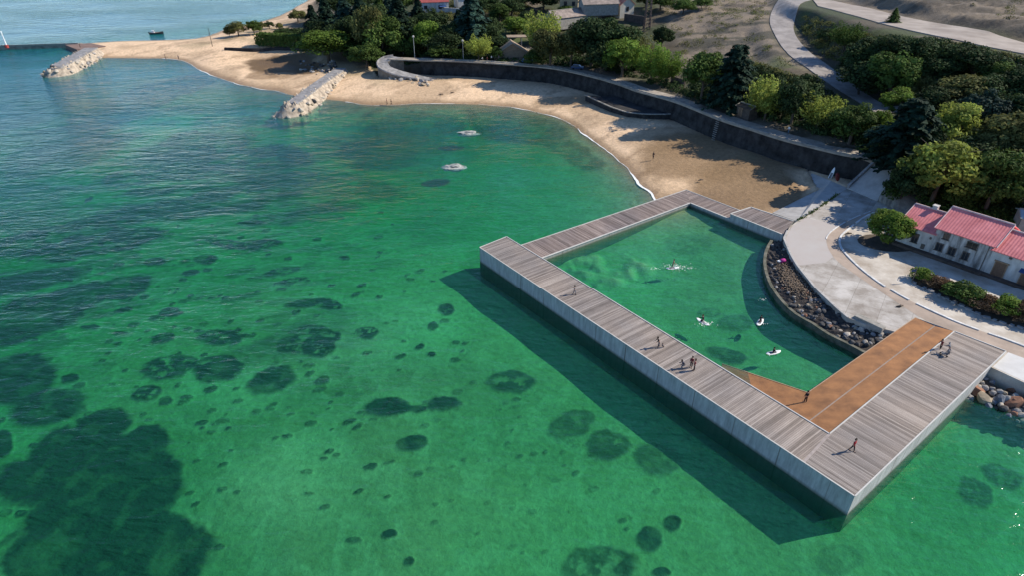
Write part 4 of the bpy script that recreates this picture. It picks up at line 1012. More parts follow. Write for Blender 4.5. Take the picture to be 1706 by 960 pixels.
WH = ['at the pool wall', 'in the middle', 'under the quay edge']; AL = ['at its raised landing end', 'above the gravel heap', 'beside the gravel heap', 'below the stone block', 'next to the rust brown slope']
KN = {'dark': 'dark', 'grey': 'grey', 'pale': 'pale', 'rust': 'rust brown', 'blue': 'bluish', 'tan': 'tan'}
for i in range(230):
    a = rs.betavariate(2.2, 1.5); t = rs.uniform(.04, .92)
    if a < .25 and rs.random() < .5: a += .3
    k = min(59, int(a * 60)); p = pw[k].lerp(qe[k], t)
    kd = rs.choices(['dark','grey','pale','rust','tan'], [7, 2.2, .7 if a > .5 else .5, .8, 1])[0]
    sz = rs.uniform(.42, 1.0) * (1.15 if a > .55 else .85)
    boulder((p.x, p.y, .75 + t * .9 + sz * .12), sz, kd, '%s %s boulder %s of the bank, %s' % (SZ(sz), KN[kd], WH[min(2, int(t * 3))], AL[min(4, int(a * 5))]), KN[kd] + ' boulders of the curved rubble bank', rs)
# gravel heap on the bank
g = MB(); rs = random.Random(4)
for i in range(1500):
    a = rs.gauss(.40, .07); t = min(.85, max(.25, rs.gauss(.58, .14))); k = min(59, max(0, int(a * 60))); p = pw[k].lerp(qe[k], t); s = rs.uniform(.05, .15)
    b = MB(); g.box((p.x + rs.uniform(-.6,.6), p.y + rs.uniform(-.6,.6), 1.05 + t * .8 + rs.uniform(0, .25)), (s*1.5, s, s), rs.uniform(0, 3))
tag(g.build('gravel_heap', mat('brown_gravel', (.22,.165,.115), .9, .4, 2)), kind='stuff')
# concrete block at the quay edge above the rocks
c0, c1 = P(1424,527,QZ), P(1471,549,QZ); d = c1 - c0
mb = MB(); mb.box((0, 0, .3), (d.length, 1.1, .9)); 
o = mb.build('stone_block', M_stone2, loc=((c0.x+c1.x)/2, (c0.y+c1.y)/2 - .2, QZ - .35), rz=math.atan2(d.y, d.x), bevel=.06); tag(o, 'long weathered stone block lying on the quay edge above the rubble bank', 'block')

for p, sz, rr_, sd_, t in BLOCKS:
    kd = 'pale' if rr_ < .45 else ('tan' if rr_ < .7 else ('grey' if rr_ < .92 else 'dark'))
    wh = 'far breakwater' if sd_ == 1 else 'near breakwater'
    boulder(p, sz, kd, '%s %s armour rock on the %s, %s' % ('large' if sz > 1.4 else 'small', KN[kd], wh, ['at its head', 'outer half', 'inner half', 'near the shore'][min(3, int(t * 4.4))]), KN[kd] + ' armour rocks of the ' + wh, random.Random(int(rr_ * 1e6)), 'armour_rock')
# riprap to the right of the pier
bankt = PL([(1640,632,.9),(1662,646,1.0),(1706,664,1.0),(1800,700,1.0),(1900,748,1.0)]); bankb = PL([(1606,668,-.6),(1640,690,-.7),(1706,716,-.7),(1800,760,-.7),(1900,812,-.7)])
a = evenN(bankt, 24); b = evenN(bankb, 24); vs = []; rs = random.Random(5)
for i in range(25):
    for k in range(7):
        p = a[i].lerp(b[i], k / 6); vs.append((p.x, p.y, p.z + (rs.uniform(-.15,.2) if 0 < k < 6 else 0)))
mb = MB(); mb.add(vs, [(i*7+k, i*7+k+1, (i+1)*7+k+1, (i+1)*7+k) for i in range(24) for k in range(6)])
o = mb.build('rock_slope', MATS['dark_rubble']); fixn(o, True); tag(o, kind='structure')
for i in range(95):
    u = rs.uniform(0, .72); t = rs.uniform(.02, .9); k = int(u * 24); p = a[k].lerp(b[k], t)
    kd = rs.choices(['dark','grey','blue','pale','rust','tan'], [2, 3, 2, 1.6, .8, 1.2])[0]; sz = rs.uniform(.6, 1.25)
    boulder((p.x + rs.uniform(-.8,.8), p.y, p.z + .1), sz, kd, '%s %s boulder %s of the riprap, %s' % (SZ(sz), KN[kd], ['at the top', 'in the middle', 'at the waterline'][min(2, int(t * 3))], ['against the pier', 'just right of the pier', 'at the picture edge'][min(2, int(u / .2))]), KN[kd] + ' boulders of the riprap right of the pier', rs)
for px, py, sz, kd, lb in [(1626,651,2.6,'rust','large rust brown boulder at the pier side, nearest the pier in the riprap'),(1690,672,2.6,'rust','big flat reddish slab boulder at the front waterline of the riprap'),(1640,664,2.0,'tan','broad tan boulder half in the water beside the pier wall'),(1666,668,1.8,'blue','large bluish boulder in the middle of the riprap front'),(1686,650,2.0,'rust','orange rust boulder high on the riprap under the white pad')]:
    boulder(P(px, py, .35), sz, kd, lb, None, random.Random(px))
# rubble at the foot of the curved ramp
rs = random.Random(8)
for i in range(46):
    px = rs.uniform(642, 715); py = 126 + (px - 642) * .16 + rs.uniform(-4, 6)
    p = P(px, py, 1.6); kd = rs.choices(['grey','pale','tan','dark'], [3,3,1,1])[0]
    boulder((p.x, p.y, 1.3 + rs.uniform(0, 1.2)), rs.uniform(1.0, 2.1), kd, '%s %s boulder heaped at the %s of the curved ramp' % (['small', 'big'][rs.random() > .5], KN[kd], ['upper foot', 'middle', 'lower tip'][min(2, int((px - 642) / 24.5))]), KN[kd] + ' boulders at the foot of the curved ramp', rs)
for i in range(40):
    px = rs.uniform(500, 560); py = 112 + (px - 500) * .02 + rs.gauss(0, 6) ; z = max(.3, H(*P(px, py, 1.5)[:2])); p = P(px, py, z)
    kd = rs.choices(['grey','pale','dark'], [3,1.5,2.5])[0]
    boulder((p.x, p.y, z + .1), rs.uniform(.8, 1.9), kd, '%s %s rock scattered %s the root of the near breakwater' % (['small', 'big'][rs.random() > .5], KN[kd], ['left of', 'close beside', 'right of'][min(2, int((px - 500) / 20.5))]), KN[kd] + ' rocks at the root of the near breakwater', rs, 'rock')
# sea wall along the tide pool left of the round tree
mb = MB(); l = resample(PL([(373,79,2.6),(420,81,2.6),(470,80,2.6),(520,84,2.6),(548,92,2.6)]), 2.0)
o, l = curtain('tide_wall', PL([(373,79,2.7),(420,80,2.7),(470,79,2.8),(520,83,2.9),(552,92,2.9)]), -.3, 1.0, M_stone, 2.0, .2, .3)
tag(o, 'low dark dry-stone wall behind the tide pool below the clipped hedge', 'wall')
# rocks awash in the bay
for px, py, sx, sz, lb in [(780,220,5.2,1.3,'white-streaked rock awash in the bay, the farther of the two'),(757,276,5.0,1.2,'grey-white rock awash in the bay, the nearer and rounder of the two')]:
    mb2 = bmesh.new(); bmesh.ops.create_icosphere(mb2, subdivisions=4, radius=1)
    cs = [v.co.copy() for v in mb2.verts]; x = np.array([c.x for c in cs]); y = np.array([c.y for c in cs]); z = np.array([c.z for c in cs])
    nz = fbm(x + 3 + px, y + z * 1.7 + py, .7, 4) - .5
    for v, q in zip(mb2.verts, nz): v.co *= 1 + q * .9
    me = bpy.data.meshes.new('rock'); mb2.to_mesh(me); mb2.free()
    o = bpy.data.objects.new('sea_rock', me); COL.objects.link(o); o.location = P(px, py, 0) - Vector((0,0,.35)); o.scale = (sx*.55, sx*.42, sz*.6)
    me.materials.append(mat('guano_rock', (.42,.42,.39), .8, .5, 1.6, .6, col2=(.10,.11,.09))); tag(o, lb, 'rock')
# ================================================================ foam along the shore
def shore_foam(pts, seed, wmax):
    l = resample(PL(pts, 0), .7); out = []
    for i, p in enumerate(l):
        s = side(l, i); c = [p + s * k * .5 for k in range(-16, 17)]
        h = height(np.array([q.x for q in c]), np.array([q.y for q in c]))
        z = np.where(np.diff(np.sign(h - .03)) != 0)[0]
        out.append(c[int(z[np.argmin(np.abs(z - 16))])] if len(z) else p)
    sm = [sum((out[min(len(out)-1, max(0, i+k))] for k in range(-2, 3)), Vector()) / 5 for i in range(len(out))]
    mb = MB(); vs = []; n = len(sm)
    for i, p in enumerate(sm):
        s = side(sm, i); w = max(.0, (float(vnoise(np.array(i * .11 + seed), np.array(3.1))) - .38) * wmax) + float(vnoise(np.array(i * .9), np.array(seed + .5))) * .22
        o = (float(vnoise(np.array(i * .3), np.array(seed + 7.5))) - .5) * .6
        vs += [p + s * (o - w / 2) + Vector((0,0,.05)), p + s * (o + w / 2) + Vector((0,0,.05))]
    mb.add(vs, [(2*i, 2*i+1, 2*i+3, 2*i+2) for i in range(n-1)])
    o = mb.build('foam', mat('sea_foam', (.80,.82,.80), .6, .15, 3)); fixn(o, True); tag(o, kind='stuff')
shore_foam(SHORE_A[3:], 1, .9)
shore_foam(SHORE_B[1:], 2, 1.1)
shore_foam([(92,124),(110,122),(130,115),(150,106),(168,98)], 5, 3.5)

# ================================================================ buildings
M_redroof = mat('red_sheet_roof', (.76,.25,.24), .65, .22, .35, .25, col2=(.56,.15,.15), stretch=(1,1,1))
M_ridge = mat('ridge_trim', (.62,.45,.42), .6, .2, 1)
M_white = mat('stained_plaster', (.46,.45,.42), .9, .5, .8, .3, col2=(.09,.085,.075), stretch=(1.8,1.8,.3))
M_white2 = mat('pale_plaster', (.56,.55,.51), .9, .3, .6, .2, col2=(.36,.345,.31), stretch=(1.6,1.6,.4))
M_glass = mat('dark_window_glass', (.02,.025,.03), .15, .2, 2, spec=.6)
M_frame = mat('old_frame', (.13,.11,.09), .8, .3, 4)
M_wood = mat('old_door_wood', (.20,.12,.075), .8, .4, 3, stretch=(4,4,1))
M_plinth = mat('dark_plinth', (.10,.075,.06), .9, .4, 1)
def corr_roof(mb, a, b, c, d, n=None):
    """one roof slope a-b (eave) to d-c (ridge), pressed in ribs running up the slope"""
    L_ = (b - a).length; n = n or int(L_ / .45); up = (b - a).cross(d - a).normalized()
    if up.z < 0: up = -up
    vs = []; 
    for i in range(n * 2 + 1):
        t = i / (n * 2); o = up * (.035 if i % 2 else 0); vs += [a.lerp(b, t) + o, d.lerp(c, t) + o]
    mb.add(vs, [(2*i, 2*i+2, 2*i+3, 2*i+1) for i in range(n * 2)])
    th = up * -.14
    mb.add([a + th, b + th, c + th, d + th], [(0,3,2,1)]); 
    for p, q in ((a, b), (b, c), (c, d), (d, a)): mb.add([p + th, q + th, q, p], [(0,1,2,3)])
def house(A, B, hw, depth, hr, label, wm, rm, feats, cat='house', name='house', over=.35, ridge=.5, plinth=None):
    """front wall from A to B; depth runs back; feats = (kind, u, z, w, h)"""
    A = Vector(A); B = Vector(B); d = (B - A); d.z = 0; L_ = d.length; ang = math.atan2(d.y, d.x)
    root = empty(name, A, ang, label, cat)
    w = MB(); yr = depth * ridge
    w.add([(0,0,-1),(L_,0,-1),(L_,depth,-1),(0,depth,-1),(0,0,hw),(L_,0,hw),(L_,depth,hw),(0,depth,hw),(0,yr,hw+hr),(L_,yr,hw+hr)],
        [(0,1,5,4),(2,3,7,6),(1,2,6,9,5),(3,0,4,8,7)])
    w.build('wall', wm, root)
    r = MB(); e = hr / yr * over; e2 = hr / (depth - yr) * over; z0 = .12
    V = Vector
    corr_roof(r, V((-over,-over,hw-e+z0)), V((L_+over,-over,hw-e+z0)), V((L_+over,yr,hw+hr+z0)), V((-over,yr,hw+hr+z0)))
    corr_roof(r, V((-over,depth+over,hw-e2+z0)), V((L_+over,depth+over,hw-e2+z0)), V((L_+over,yr,hw+hr+z0)), V((-over,yr,hw+hr+z0)))
    ro = r.build('roof', rm, root)
    t = MB(); t.tube([(-over-.02,yr,hw+hr+z0+.08),(L_+over+.02,yr,hw+hr+z0+.08)], [.16,.16], 6)
    for x in (-over-.03, L_+over+.03):
        t.tube([(x,-over,hw-e+z0+.04),(x,yr,hw+hr+z0+.05)], [.09,.09], 5)
    t.build('ridge_trim', M_ridge if rm == M_redroof else M_stone2, ro)
    for f in feats:
        k, u, z, fw, fh = f[:5]; x = u * L_
        if k == 'window':
            m_ = MB(); 
            for bx in ((x-fw/2,z,.12,fh+.12),(x+fw/2,z,.12,fh+.12)): m_.box((bx[0],-.03,bx[1]), (bx[2],.14,bx[3]))
            m_.box((x,-.04,z+fh/2), (fw+.12,.16,.12)); m_.box((x,-.08,z-fh/2), (fw+.3,.26,.1)); m_.box((x,-.02,z), (.06,.1,fh))
            wo = m_.build('window', M_frame, root); g = MB(); g.box((x,.0,z), (fw,.05,fh)); g.build('pane', M_glass, wo)
        elif k == 'door':
            m_ = MB(); m_.box((x,-.04,z), (fw,.1,fh)); do = m_.build('door', M_wood, root)
            m_ = MB()
            for s in (-1, 1): m_.box((x+s*(fw/2+.08),-.05,z), (.16,.2,fh+.1))
            m_.box((x,-.06,z+fh/2+.12), (fw+.6,.3,.2)); m_.build('frame', mat('timber_frame', (.30,.20,.12), .8, .3, 3), do)
            h = MB(); h.box((x+fw*.36,-.12,z-.1), (.06,.08,.16)); h.build('handle', MATS['dull_steel'], do)
        elif k == 'awning':
            m_ = MB(); m_.add([(x-fw/2,0,z+.35),(x+fw/2,0,z+.35),(x+fw/2,-fh,z),(x-fw/2,-fh,z),(x-fw/2,0,z+.28),(x+fw/2,0,z+.28),(x+fw/2,-fh,z-.12),(x-fw/2,-fh,z-.12)], [(0,3,2,1),(4,5,6,7),(3,7,6,2),(0,4,7,3),(1,2,6,5)])
            m_.build('awning', mat('blue_awning', (.03,.07,.20), .7, .2), root)
        elif k == 'vent':
            m_ = MB(); m_.box((x,-.06,z), (fw,.14,fh)); m_.build('vent', M_frame, root)
        elif k == 'chimney':
            m_ = MB(); m_.box((x,yr+.3,hw+hr+.35), (fw,fw,fh)); m_.box((x,yr+.3,hw+hr+.35+fh/2), (fw+.15,fw+.15,.1)); m_.build('chimney', M_white2, ro)
        elif k == 'pipe':
            m_ = MB(); m_.tube([(x,-.1,hw-.1),(x,-.1,0)], [.06,.06], 5); m_.build('drain_pipe', M_frame, root)
    if plinth:
        m_ = MB(); m_.box((L_/2, -plinth/2, .1), (L_-.02, plinth, .5)); m_.build('terrace', M_plinth, root)
    return root
hz = 2.5
FA, FB = P(1488,402,hz), P(1706,479.5,hz)
fu = lambda px: FA.lerp(FB, next(t/500 for t in range(1200) if PX(FA.lerp(FB, t/500))[0] >= px))
h0, h1, h2, h3 = fu(1490), fu(1545), fu(1637), FA.lerp(FB, 1.35)
house(h0, h1, 3.9, 9.5, 2.1, 'left end red roofed house behind the round green tree', M_white2, M_redroof,
    [('window',.52,2.0,1.0,1.7),('vent',.8,1.0,.6,.9),('chimney',.5,0,.8,1.0),('vent',.93,2.9,.3,.4)], plinth=1.2)
house(h1 + Vector((0,0,.0)), h2, 5.1, 9.8, 2.3, 'middle red roofed house, the tallest, with mould-stained white front', M_white, M_redroof,
    [('window',.20,4.1,.9,1.2),('window',.66,4.0,1.6,1.1),('window',.15,1.9,1.1,1.4),('window',.38,1.9,1.1,1.4),('window',.62,1.9,1.0,1.4),('pipe',.93,0,0,0)], plinth=1.2)
house(h2, h3, 4.5, 9.3, 2.1, 'right hand red roofed house with brown door and small blue awning', M_white2, M_redroof,
    [('door',.14,1.35,1.5,2.9),('door',.42,1.1,1.2,2.2),('awning',.42,2.7,2.1,.8),('window',.62,1.6,.9,1.1),('vent',.20,4.0,.4,.3)], plinth=.9)
# shed at the right margin
s0 = P(1693,385,3.8); 
house(s0, s0 + Vector((7,-3.4,0)), 2.7, 4.5, .7, 'small shed with pale blue sheet roof at the right margin behind the red roofs', mat('shed_boards', (.34,.33,.31), .8, .3, 1), mat('pale_blue_roof', (.34,.43,.46), .6, .15, .5), [('window',.3,1.5,.8,.9)], 'shed', 'shed')

M_tile = mat('weathered_tiles', (.30,.24,.20), .9, .4, .5, .4, col2=(.17,.14,.12))
M_tile2 = mat('salmon_tiles', (.42,.20,.155), .9, .3, .5, .4, col2=(.28,.12,.09))
M_cream_w = mat('cream_plaster', (.55,.50,.40), .9, .2, .5)
def at(px, py, z): return P(px, py, z)
# gable house: gable end towards the camera
def gable_front(px0, px1, pyb, z, hw, hr, depth, label, wm, rm, rot=0, wins=(), name='house', cat='house'):
    a, b = P(px0, pyb, z), P(px1, pyb, z); w_ = (b - a).length; ang = rot
    root = empty(name, (a + b) / 2, ang, label, cat); hx = w_ / 2
    m_ = MB(); m_.add([(-hx,0,-2),(hx,0,-2),(hx,depth,-2),(-hx,depth,-2),(-hx,0,hw),(hx,0,hw),(hx,depth,hw),(-hx,depth,hw),(0,0,hw+hr),(0,depth,hw+hr)],
        [(0,1,5,8,4),(2,3,7,9,6),(1,2,6,5),(3,0,4,7)]); m_.build('wall', wm, root)
    r = MB(); V = Vector; o = .5; e = hr / hx * o
    for s in (-1, 1): corr_roof(r, V((s*(hx+o),-o,hw-e+.1)), V((s*(hx+o),depth+o,hw-e+.1)), V((0,depth+o,hw+hr+.1)), V((0,-o,hw+hr+.1)))
    r.build('roof', rm, root)
    for x, zz, ww, hh in wins:
        f = MB(); f.box((x,-.05,zz), (ww+.2,.12,hh+.2)); fo = f.build('window', M_frame, root); g = MB(); g.box((x,-.09,zz), (ww,.08,hh)); g.build('pane', M_glass, fo)
    return root
gz = H(*P(1043,26,15)[:2])
gable_front(1030, 1057, 29, gz, 5.2, 2.6, 13, 'cream gabled house with salmon tiled roof on the slope at the top', M_cream_w, M_tile2, .42, [(0.2,3.4,1.1,1.6)])
gz = H(*P(960,40,11)[:2])
house(P(925,46,gz), P(1000,34,gz+.5), 3.4, 8, 2.2, 'long low barn with grey-brown corrugated roof above the dark trees', M_stone2, M_tile, [], 'barn', 'barn')
house(P(972,22,gz+4), P(1030,20,gz+4), 3.4, 7, 2.2, 'shorter barn with brown sheet roof, just behind the long barn', M_stone2, M_tile, [], 'barn', 'barn')
gz = H(*P(940,18,14)[:2])
gable_front(932, 962, 22, gz, 7.5, 1.6, 9, 'tall tan building left of the barns, cut by the top edge', mat('tan_plaster', (.40,.31,.19), .9, .25, .5), M_tile, -.15, [(-1.5,4,1.2,1.6),(2,4,1.2,1.6)], 'apartment_building', 'building')
gz = H(*P(725,25,12)[:2])
house(P(697,22,gz), P(748,20,gz), 4.5, 8, 2.4, 'white house with dark red roof among the conifers at the top', M_white2, mat('dark_red_tiles', (.30,.07,.065), .8, .3, .5, .3), [('window',.25,2.4,1.4,1.4),('window',.72,2.4,1.4,1.4),('awning',.8,2.6,3,1.5)])
house(P(764,14,gz+1), P(800,12,gz+1), 4.5, 7, 1.5, 'pale blue-white house at the top right of the dark red roof', M_white2, mat('pale_blue_roof2', (.5,.53,.55), .6, .1, .5), [('window',.5,2.4,1.4,1.4)])
# boat shed with broad brown gable roof on the promenade
gz = H(*P(852,98,7)[:2])
gable_front(822, 886, 98.5, gz, 1.3, 4.2, 8, 'open beach hut with broad low brown gable roof behind the promenade', mat('brown_boards', (.26,.19,.13), .9, .3, .8, stretch=(1,1,3)), mat('brown_felt_roof', (.30,.23,.165), .9, .25, .6), .12, [], 'beach_hut', 'beach hut')
gz = H(*P(868,68,9)[:2])
b0 = P(868,74,gz); sh = empty('shelter', b0, .1, 'small flat roofed shelter with pale posts uphill of the beach hut', 'shelter')
m_ = MB(); m_.box((0,0,3.1), (11,5,.25)); m_.build('roof', MATS['brown_felt_roof'], sh)
for x in (-5, 0, 5):
    for y in (-2.2, 2.2): m_ = MB(); m_.box((x,y,1.5), (.25,.25,3.1)); m_.build('post', M_trim, sh)
# wooden hut by the wall path
gz = H(*P(1243,190,7)[:2]); 
house(P(1226,190,gz), P(1247,197,gz), 2.3, 3, .5, 'small dark wooden hut between the trees above the beach steps', M_plinth, M_plinth, [('door',.3,1,.9,2)], 'hut', 'hut')
# retaining walls on the slope
for a, b, z, hh, lb in [((690,19),(775,22),0,2.2,'pale garden wall below the dark red roofed house'),((1118,136),(1140,142),0,1.8,'short brown wall behind the bright green trees'),((1040,34),(1075,42),0,3.0,'dark retaining wall below the cream gabled house')]:
    p, q = G(*a), G(*b); d = q - p; m_ = MB(); m_.box((0,0,hh/2-.5), (d.length,.5,hh+1)); o = m_.build('garden_wall', M_white2 if 'pale' in lb else M_plinth, loc=(p+q)/2, rz=math.atan2(d.y, d.x)); tag(o, lb, 'wall')
# iron ladder steps on the sea wall
st0 = P(1198,198.5,7.0)
ws = empty('wall_steps', st0, 0, 'line of pale rungs climbing the dark sea wall below the wooden hut', 'steps')
wd = (P(1250,214,7) - P(1130,170,7)); wd.z = 0; wd.normalize(); nn = Vector((wd.y, -wd.x, 0)); 
if nn.y > 0: nn = -nn
for i in range(13):
    z = 6.9 - i * .52; p = st0 + wd * (-.5 - i * .05) * .0 + nn * (.35 + (7 - z) * .1)
    m_ = MB(); m_.box((p.x, p.y, z), (1.1, .28, .12), math.atan2(wd.y, wd.x)); addp(m_.build('step', M_stone2), ws)
# ================================================================ trees
def leaf_mat(name, col, trans=.25):
    m, N, L, b = newmat(name)
    a = N.new('ShaderNodeVertexColor'); a.layer_name = 'tone'
    oi = N.new('ShaderNodeObjectInfo')
    mr = N.new('ShaderNodeMapRange'); mr.inputs['To Min'].default_value = .82; mr.inputs['To Max'].default_value = 1.2; L.new(oi.outputs['Random'], mr.inputs[0])
    m1 = N.new('ShaderNodeMix'); m1.data_type = 'RGBA'; m1.blend_type = 'MULTIPLY'; m1.inputs[0].default_value = 1; m1.inputs[6].default_value = (*col, 1); L.new(a.outputs[0], m1.inputs[7])
    m2 = N.new('ShaderNodeMix'); m2.data_type = 'RGBA'; m2.blend_type = 'MULTIPLY'; m2.inputs[0].default_value = 1; L.new(m1.outputs[2], m2.inputs[6]); L.new(mr.outputs[0], m2.inputs[7])
    L.new(m2.outputs[2], b.inputs['Base Color']); b.inputs['Roughness'].default_value = .8; b.inputs['Specular IOR Level'].default_value = .12
    t = N.new('ShaderNodeBsdfTranslucent'); L.new(m2.outputs[2], t.inputs[0])
    mx = N.new('ShaderNodeMixShader'); mx.inputs[0].default_value = trans; L.new(b.outputs[0], mx.inputs[1]); L.new(t.outputs[0], mx.inputs[2])
    L.new(mx.outputs[0], N['Material Output'].inputs[0])
    return m
LM = {'dark': leaf_mat('dark_leaves', (.038,.062,.022), .2), 'mid': leaf_mat('mid_green_leaves', (.070,.112,.026), .25), 'bright': leaf_mat('bright_green_leaves', (.13,.20,.034), .35),
  'light': leaf_mat('yellow_green_leaves', (.24,.28,.06), .4), 'olive': leaf_mat('olive_leaves', (.125,.13,.045), .3), 'conifer': leaf_mat('conifer_needles', (.014,.032,.020), .08),
  'blue': leaf_mat('blue_green_needles', (.022,.048,.036), .08), 'brown': leaf_mat('dry_brown_leaves', (.14,.085,.05))}
M_bark = mat('bark', (.11,.085,.065), .95, .4, 3, .5, stretch=(1,1,.3)); M_bark2 = mat('pale_bark', (.34,.31,.27), .9, .3, 3, .3)
def leaf_mesh(name, C, Nn, S, T, aspect=1.5, seed=0):
    """one small four-sided leaf spray per centre"""
    r = np.random.RandomState(seed); n = len(C)
    Nn = Nn / (np.linalg.norm(Nn, axis=1, keepdims=True) + 1e-9)
    a = r.normal(size=(n, 3)); u = np.cross(Nn, a); u /= (np.linalg.norm(u, axis=1, keepdims=True) + 1e-9); v = np.cross(Nn, u)
    u = u * (S * aspect)[:, None] / 2; v = v * S[:, None] / 2
    V = np.stack([C - u, C - v * r.uniform(.6, 1.2, (n, 1)), C + u, C + v * r.uniform(.6, 1.2, (n, 1))], 1).reshape(-1, 3)
    me = bpy.data.meshes.new(name); me.vertices.add(4 * n); me.vertices.foreach_set('co', V.astype('f').ravel())
    me.loops.add(4 * n); me.loops.foreach_set('vertex_index', np.arange(4 * n)); me.polygons.add(n)
    me.polygons.foreach_set('loop_start', np.arange(n) * 4); me.polygons.foreach_set('loop_total', np.full(n, 4)); me.update(calc_edges=True)
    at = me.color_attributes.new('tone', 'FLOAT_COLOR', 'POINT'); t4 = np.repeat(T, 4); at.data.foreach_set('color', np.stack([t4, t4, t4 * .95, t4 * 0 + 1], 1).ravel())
    return me
def crown_broad(seed, ncl=62, per=130, rz=.45, zc=.53, rr=.5, clr=(.10, .19), leaf=.034, squash=1.0, gap=.0, upright=0):
    r = np.random.RandomState(seed); Cs = []; Ns = []; Ts = []
    lob = [(r.normal(size=3), r.uniform(.75, 1.15)) for _ in range(7)]
    for i in range(ncl):
        d = r.normal(size=3); d /= np.linalg.norm(d)
        if d[2] < -.55: d[2] *= -1
        f = np.mean([1 + .28 * (np.dot(d, l[0] / np.linalg.norm(l[0])) > .55) * (l[1] - .9) * 3 for l in lob])
        q = r.uniform(.45, .95) * f
        c = np.array([d[0] * (rr - .08) * q, d[1] * (rr - .08) * q, zc + d[2] * (rz - .06) * q * squash])
        cr = r.uniform(*clr); tone = r.uniform(.6, 1.35)
        e = r.normal(size=(per, 3)); e /= np.linalg.norm(e, axis=1, keepdims=True); rad = cr * r.uniform(.55, 1.05, (per, 1)) ** .6
        pz = np.array([1, 1, .72 if not upright else 1.9])
        p = c + e * rad * pz
        Cs.append(p); Ns.append(e + r.normal(size=(per, 3)) * .45 + np.array([0, 0, .25])); Ts.append(tone * r.uniform(.75, 1.25, per))
    C = np.concatenate(Cs); k = C[:, 2] > .10
    return leaf_mesh('crown', C[k], np.concatenate(Ns)[k], r.uniform(.7, 1.3, k.sum()) * leaf, np.concatenate(Ts)[k], seed=seed)
def crown_upright(seed, n=60, per=80, leaf=.026):
    """plumes of foliage rising and spreading from low on the trunk"""
    r = np.random.RandomState(seed); Cs = []; Ns = []; Ts = []
    for i in range(n):
        a = r.uniform(0, 6.283); tilt = r.uniform(.05, 1) ** .6 * .46; ln = r.uniform(.55, .98); 
        base = np.array([0, 0, r.uniform(.06, .25)]); tip = np.array([math.cos(a) * tilt, math.sin(a) * tilt, base[2] + (ln - base[2]) * (1 - tilt ** 2 * 1.3)])
        t = r.uniform(.15, 1, per) ** .75; tone = r.uniform(.65, 1.3)
        w = .075 * np.sin(np.clip(t, .1, 1) * 2.6) + .012
        mid = base + (tip - base) * t[:, None]; mid[:, 0] += math.cos(a) * .06 * np.sin(t * 3.1); mid[:, 1] += math.sin(a) * .06 * np.sin(t * 3.1)
        e = r.normal(size=(per, 3)); e /= np.linalg.norm(e, axis=1, keepdims=True)
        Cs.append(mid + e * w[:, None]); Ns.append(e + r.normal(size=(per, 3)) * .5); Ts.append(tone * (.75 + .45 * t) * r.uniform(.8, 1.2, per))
    C = np.concatenate(Cs)
    return leaf_mesh('crown', C, np.concatenate(Ns), r.uniform(.7, 1.3, len(C)) * leaf, np.concatenate(Ts), 2.0, seed)
def crown_conifer(seed, whorls=26, nb=13, per=34, leaf=.042, power=.85, z0=.07, droop=.10):
    r = np.random.RandomState(seed); Cs = []; Ns = []; Ts = []
    for w in range(whorls):
        t = w / whorls; z = z0 + (1 - z0) * t; R_ = .5 * (1 - t) ** power * r.uniform(.82, 1.08) + .015
        for b in range(max(4, int(nb * (1 - t * .5)))):
            a = r.uniform(0, 6.283); L_ = R_ * r.uniform(.75, 1.12); s = r.uniform(.12, 1, per); tone = r.uniform(.65, 1.35)
            wd = (.055 * (1 - s * .65)) * r.uniform(-1, 1, per)
            x = np.cos(a) * L_ * s - np.sin(a) * wd; y = np.sin(a) * L_ * s + np.cos(a) * wd
            zz = z + .02 * s - droop * s ** 2 * (.6 + L_) + r.normal(size=per) * .008
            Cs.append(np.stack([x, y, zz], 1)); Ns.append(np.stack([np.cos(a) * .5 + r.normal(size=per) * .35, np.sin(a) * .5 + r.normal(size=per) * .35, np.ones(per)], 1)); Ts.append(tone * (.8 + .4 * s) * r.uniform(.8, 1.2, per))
    C = np.concatenate(Cs)
    return leaf_mesh('crown', C, np.concatenate(Ns), r.uniform(.7, 1.3, len(C)) * leaf, np.concatenate(Ts), 1.6, seed)
def trunk_mesh(seed, top=.6, r0=.028, limbs=7, spread=.3):
    r = random.Random(seed); mb = MB(); lean = (r.uniform(-.03,.03), r.uniform(-.03,.03))
    mb.tube([(0,0,-.08),(lean[0]*.5,lean[1]*.5,top*.4),(lean[0],lean[1],top)], [r0*1.25, r0, r0*.35], 7)
    for i in range(limbs):
        z = top * r.uniform(.3, .9); a = r.uniform(0, 6.28); s = spread * r.uniform(.6, 1.1)
        mb.tube([(lean[0]*z/top,lean[1]*z/top,z),(math.cos(a)*s*.45,math.sin(a)*s*.45,z+s*.45),(math.cos(a)*s,math.sin(a)*s,z+s*.8)], [r0*.5,r0*.32,r0*.1], 5)
    return mb.mesh('trunk', M_bark)
def bare_mesh(seed):
    r = random.Random(seed); mb = MB()
    def br(p, d, L_, rad, k):
        q = p + d * L_; mb.tube([p, (p + q) / 2 + Vector((r.uniform(-.02,.02), r.uniform(-.02,.02), 0)), q], [rad, rad*.8, rad*.55], 4, False)
        if k == 0: return
        for _ in range(4 if k > 1 else 5):
            nd = (d + Vector((r.uniform(-.7,.7), r.uniform(-.7,.7), r.uniform(-.1,.5)))).normalized(); br(p.lerp(q, r.uniform(.5, 1)), nd, L_ * r.uniform(.55, .8), rad * .5, k - 1)
    br(Vector((0,0,-.05)), Vector((0,0,1)), .32, .022, 4)
    return mb.mesh('branches', M_bark2)
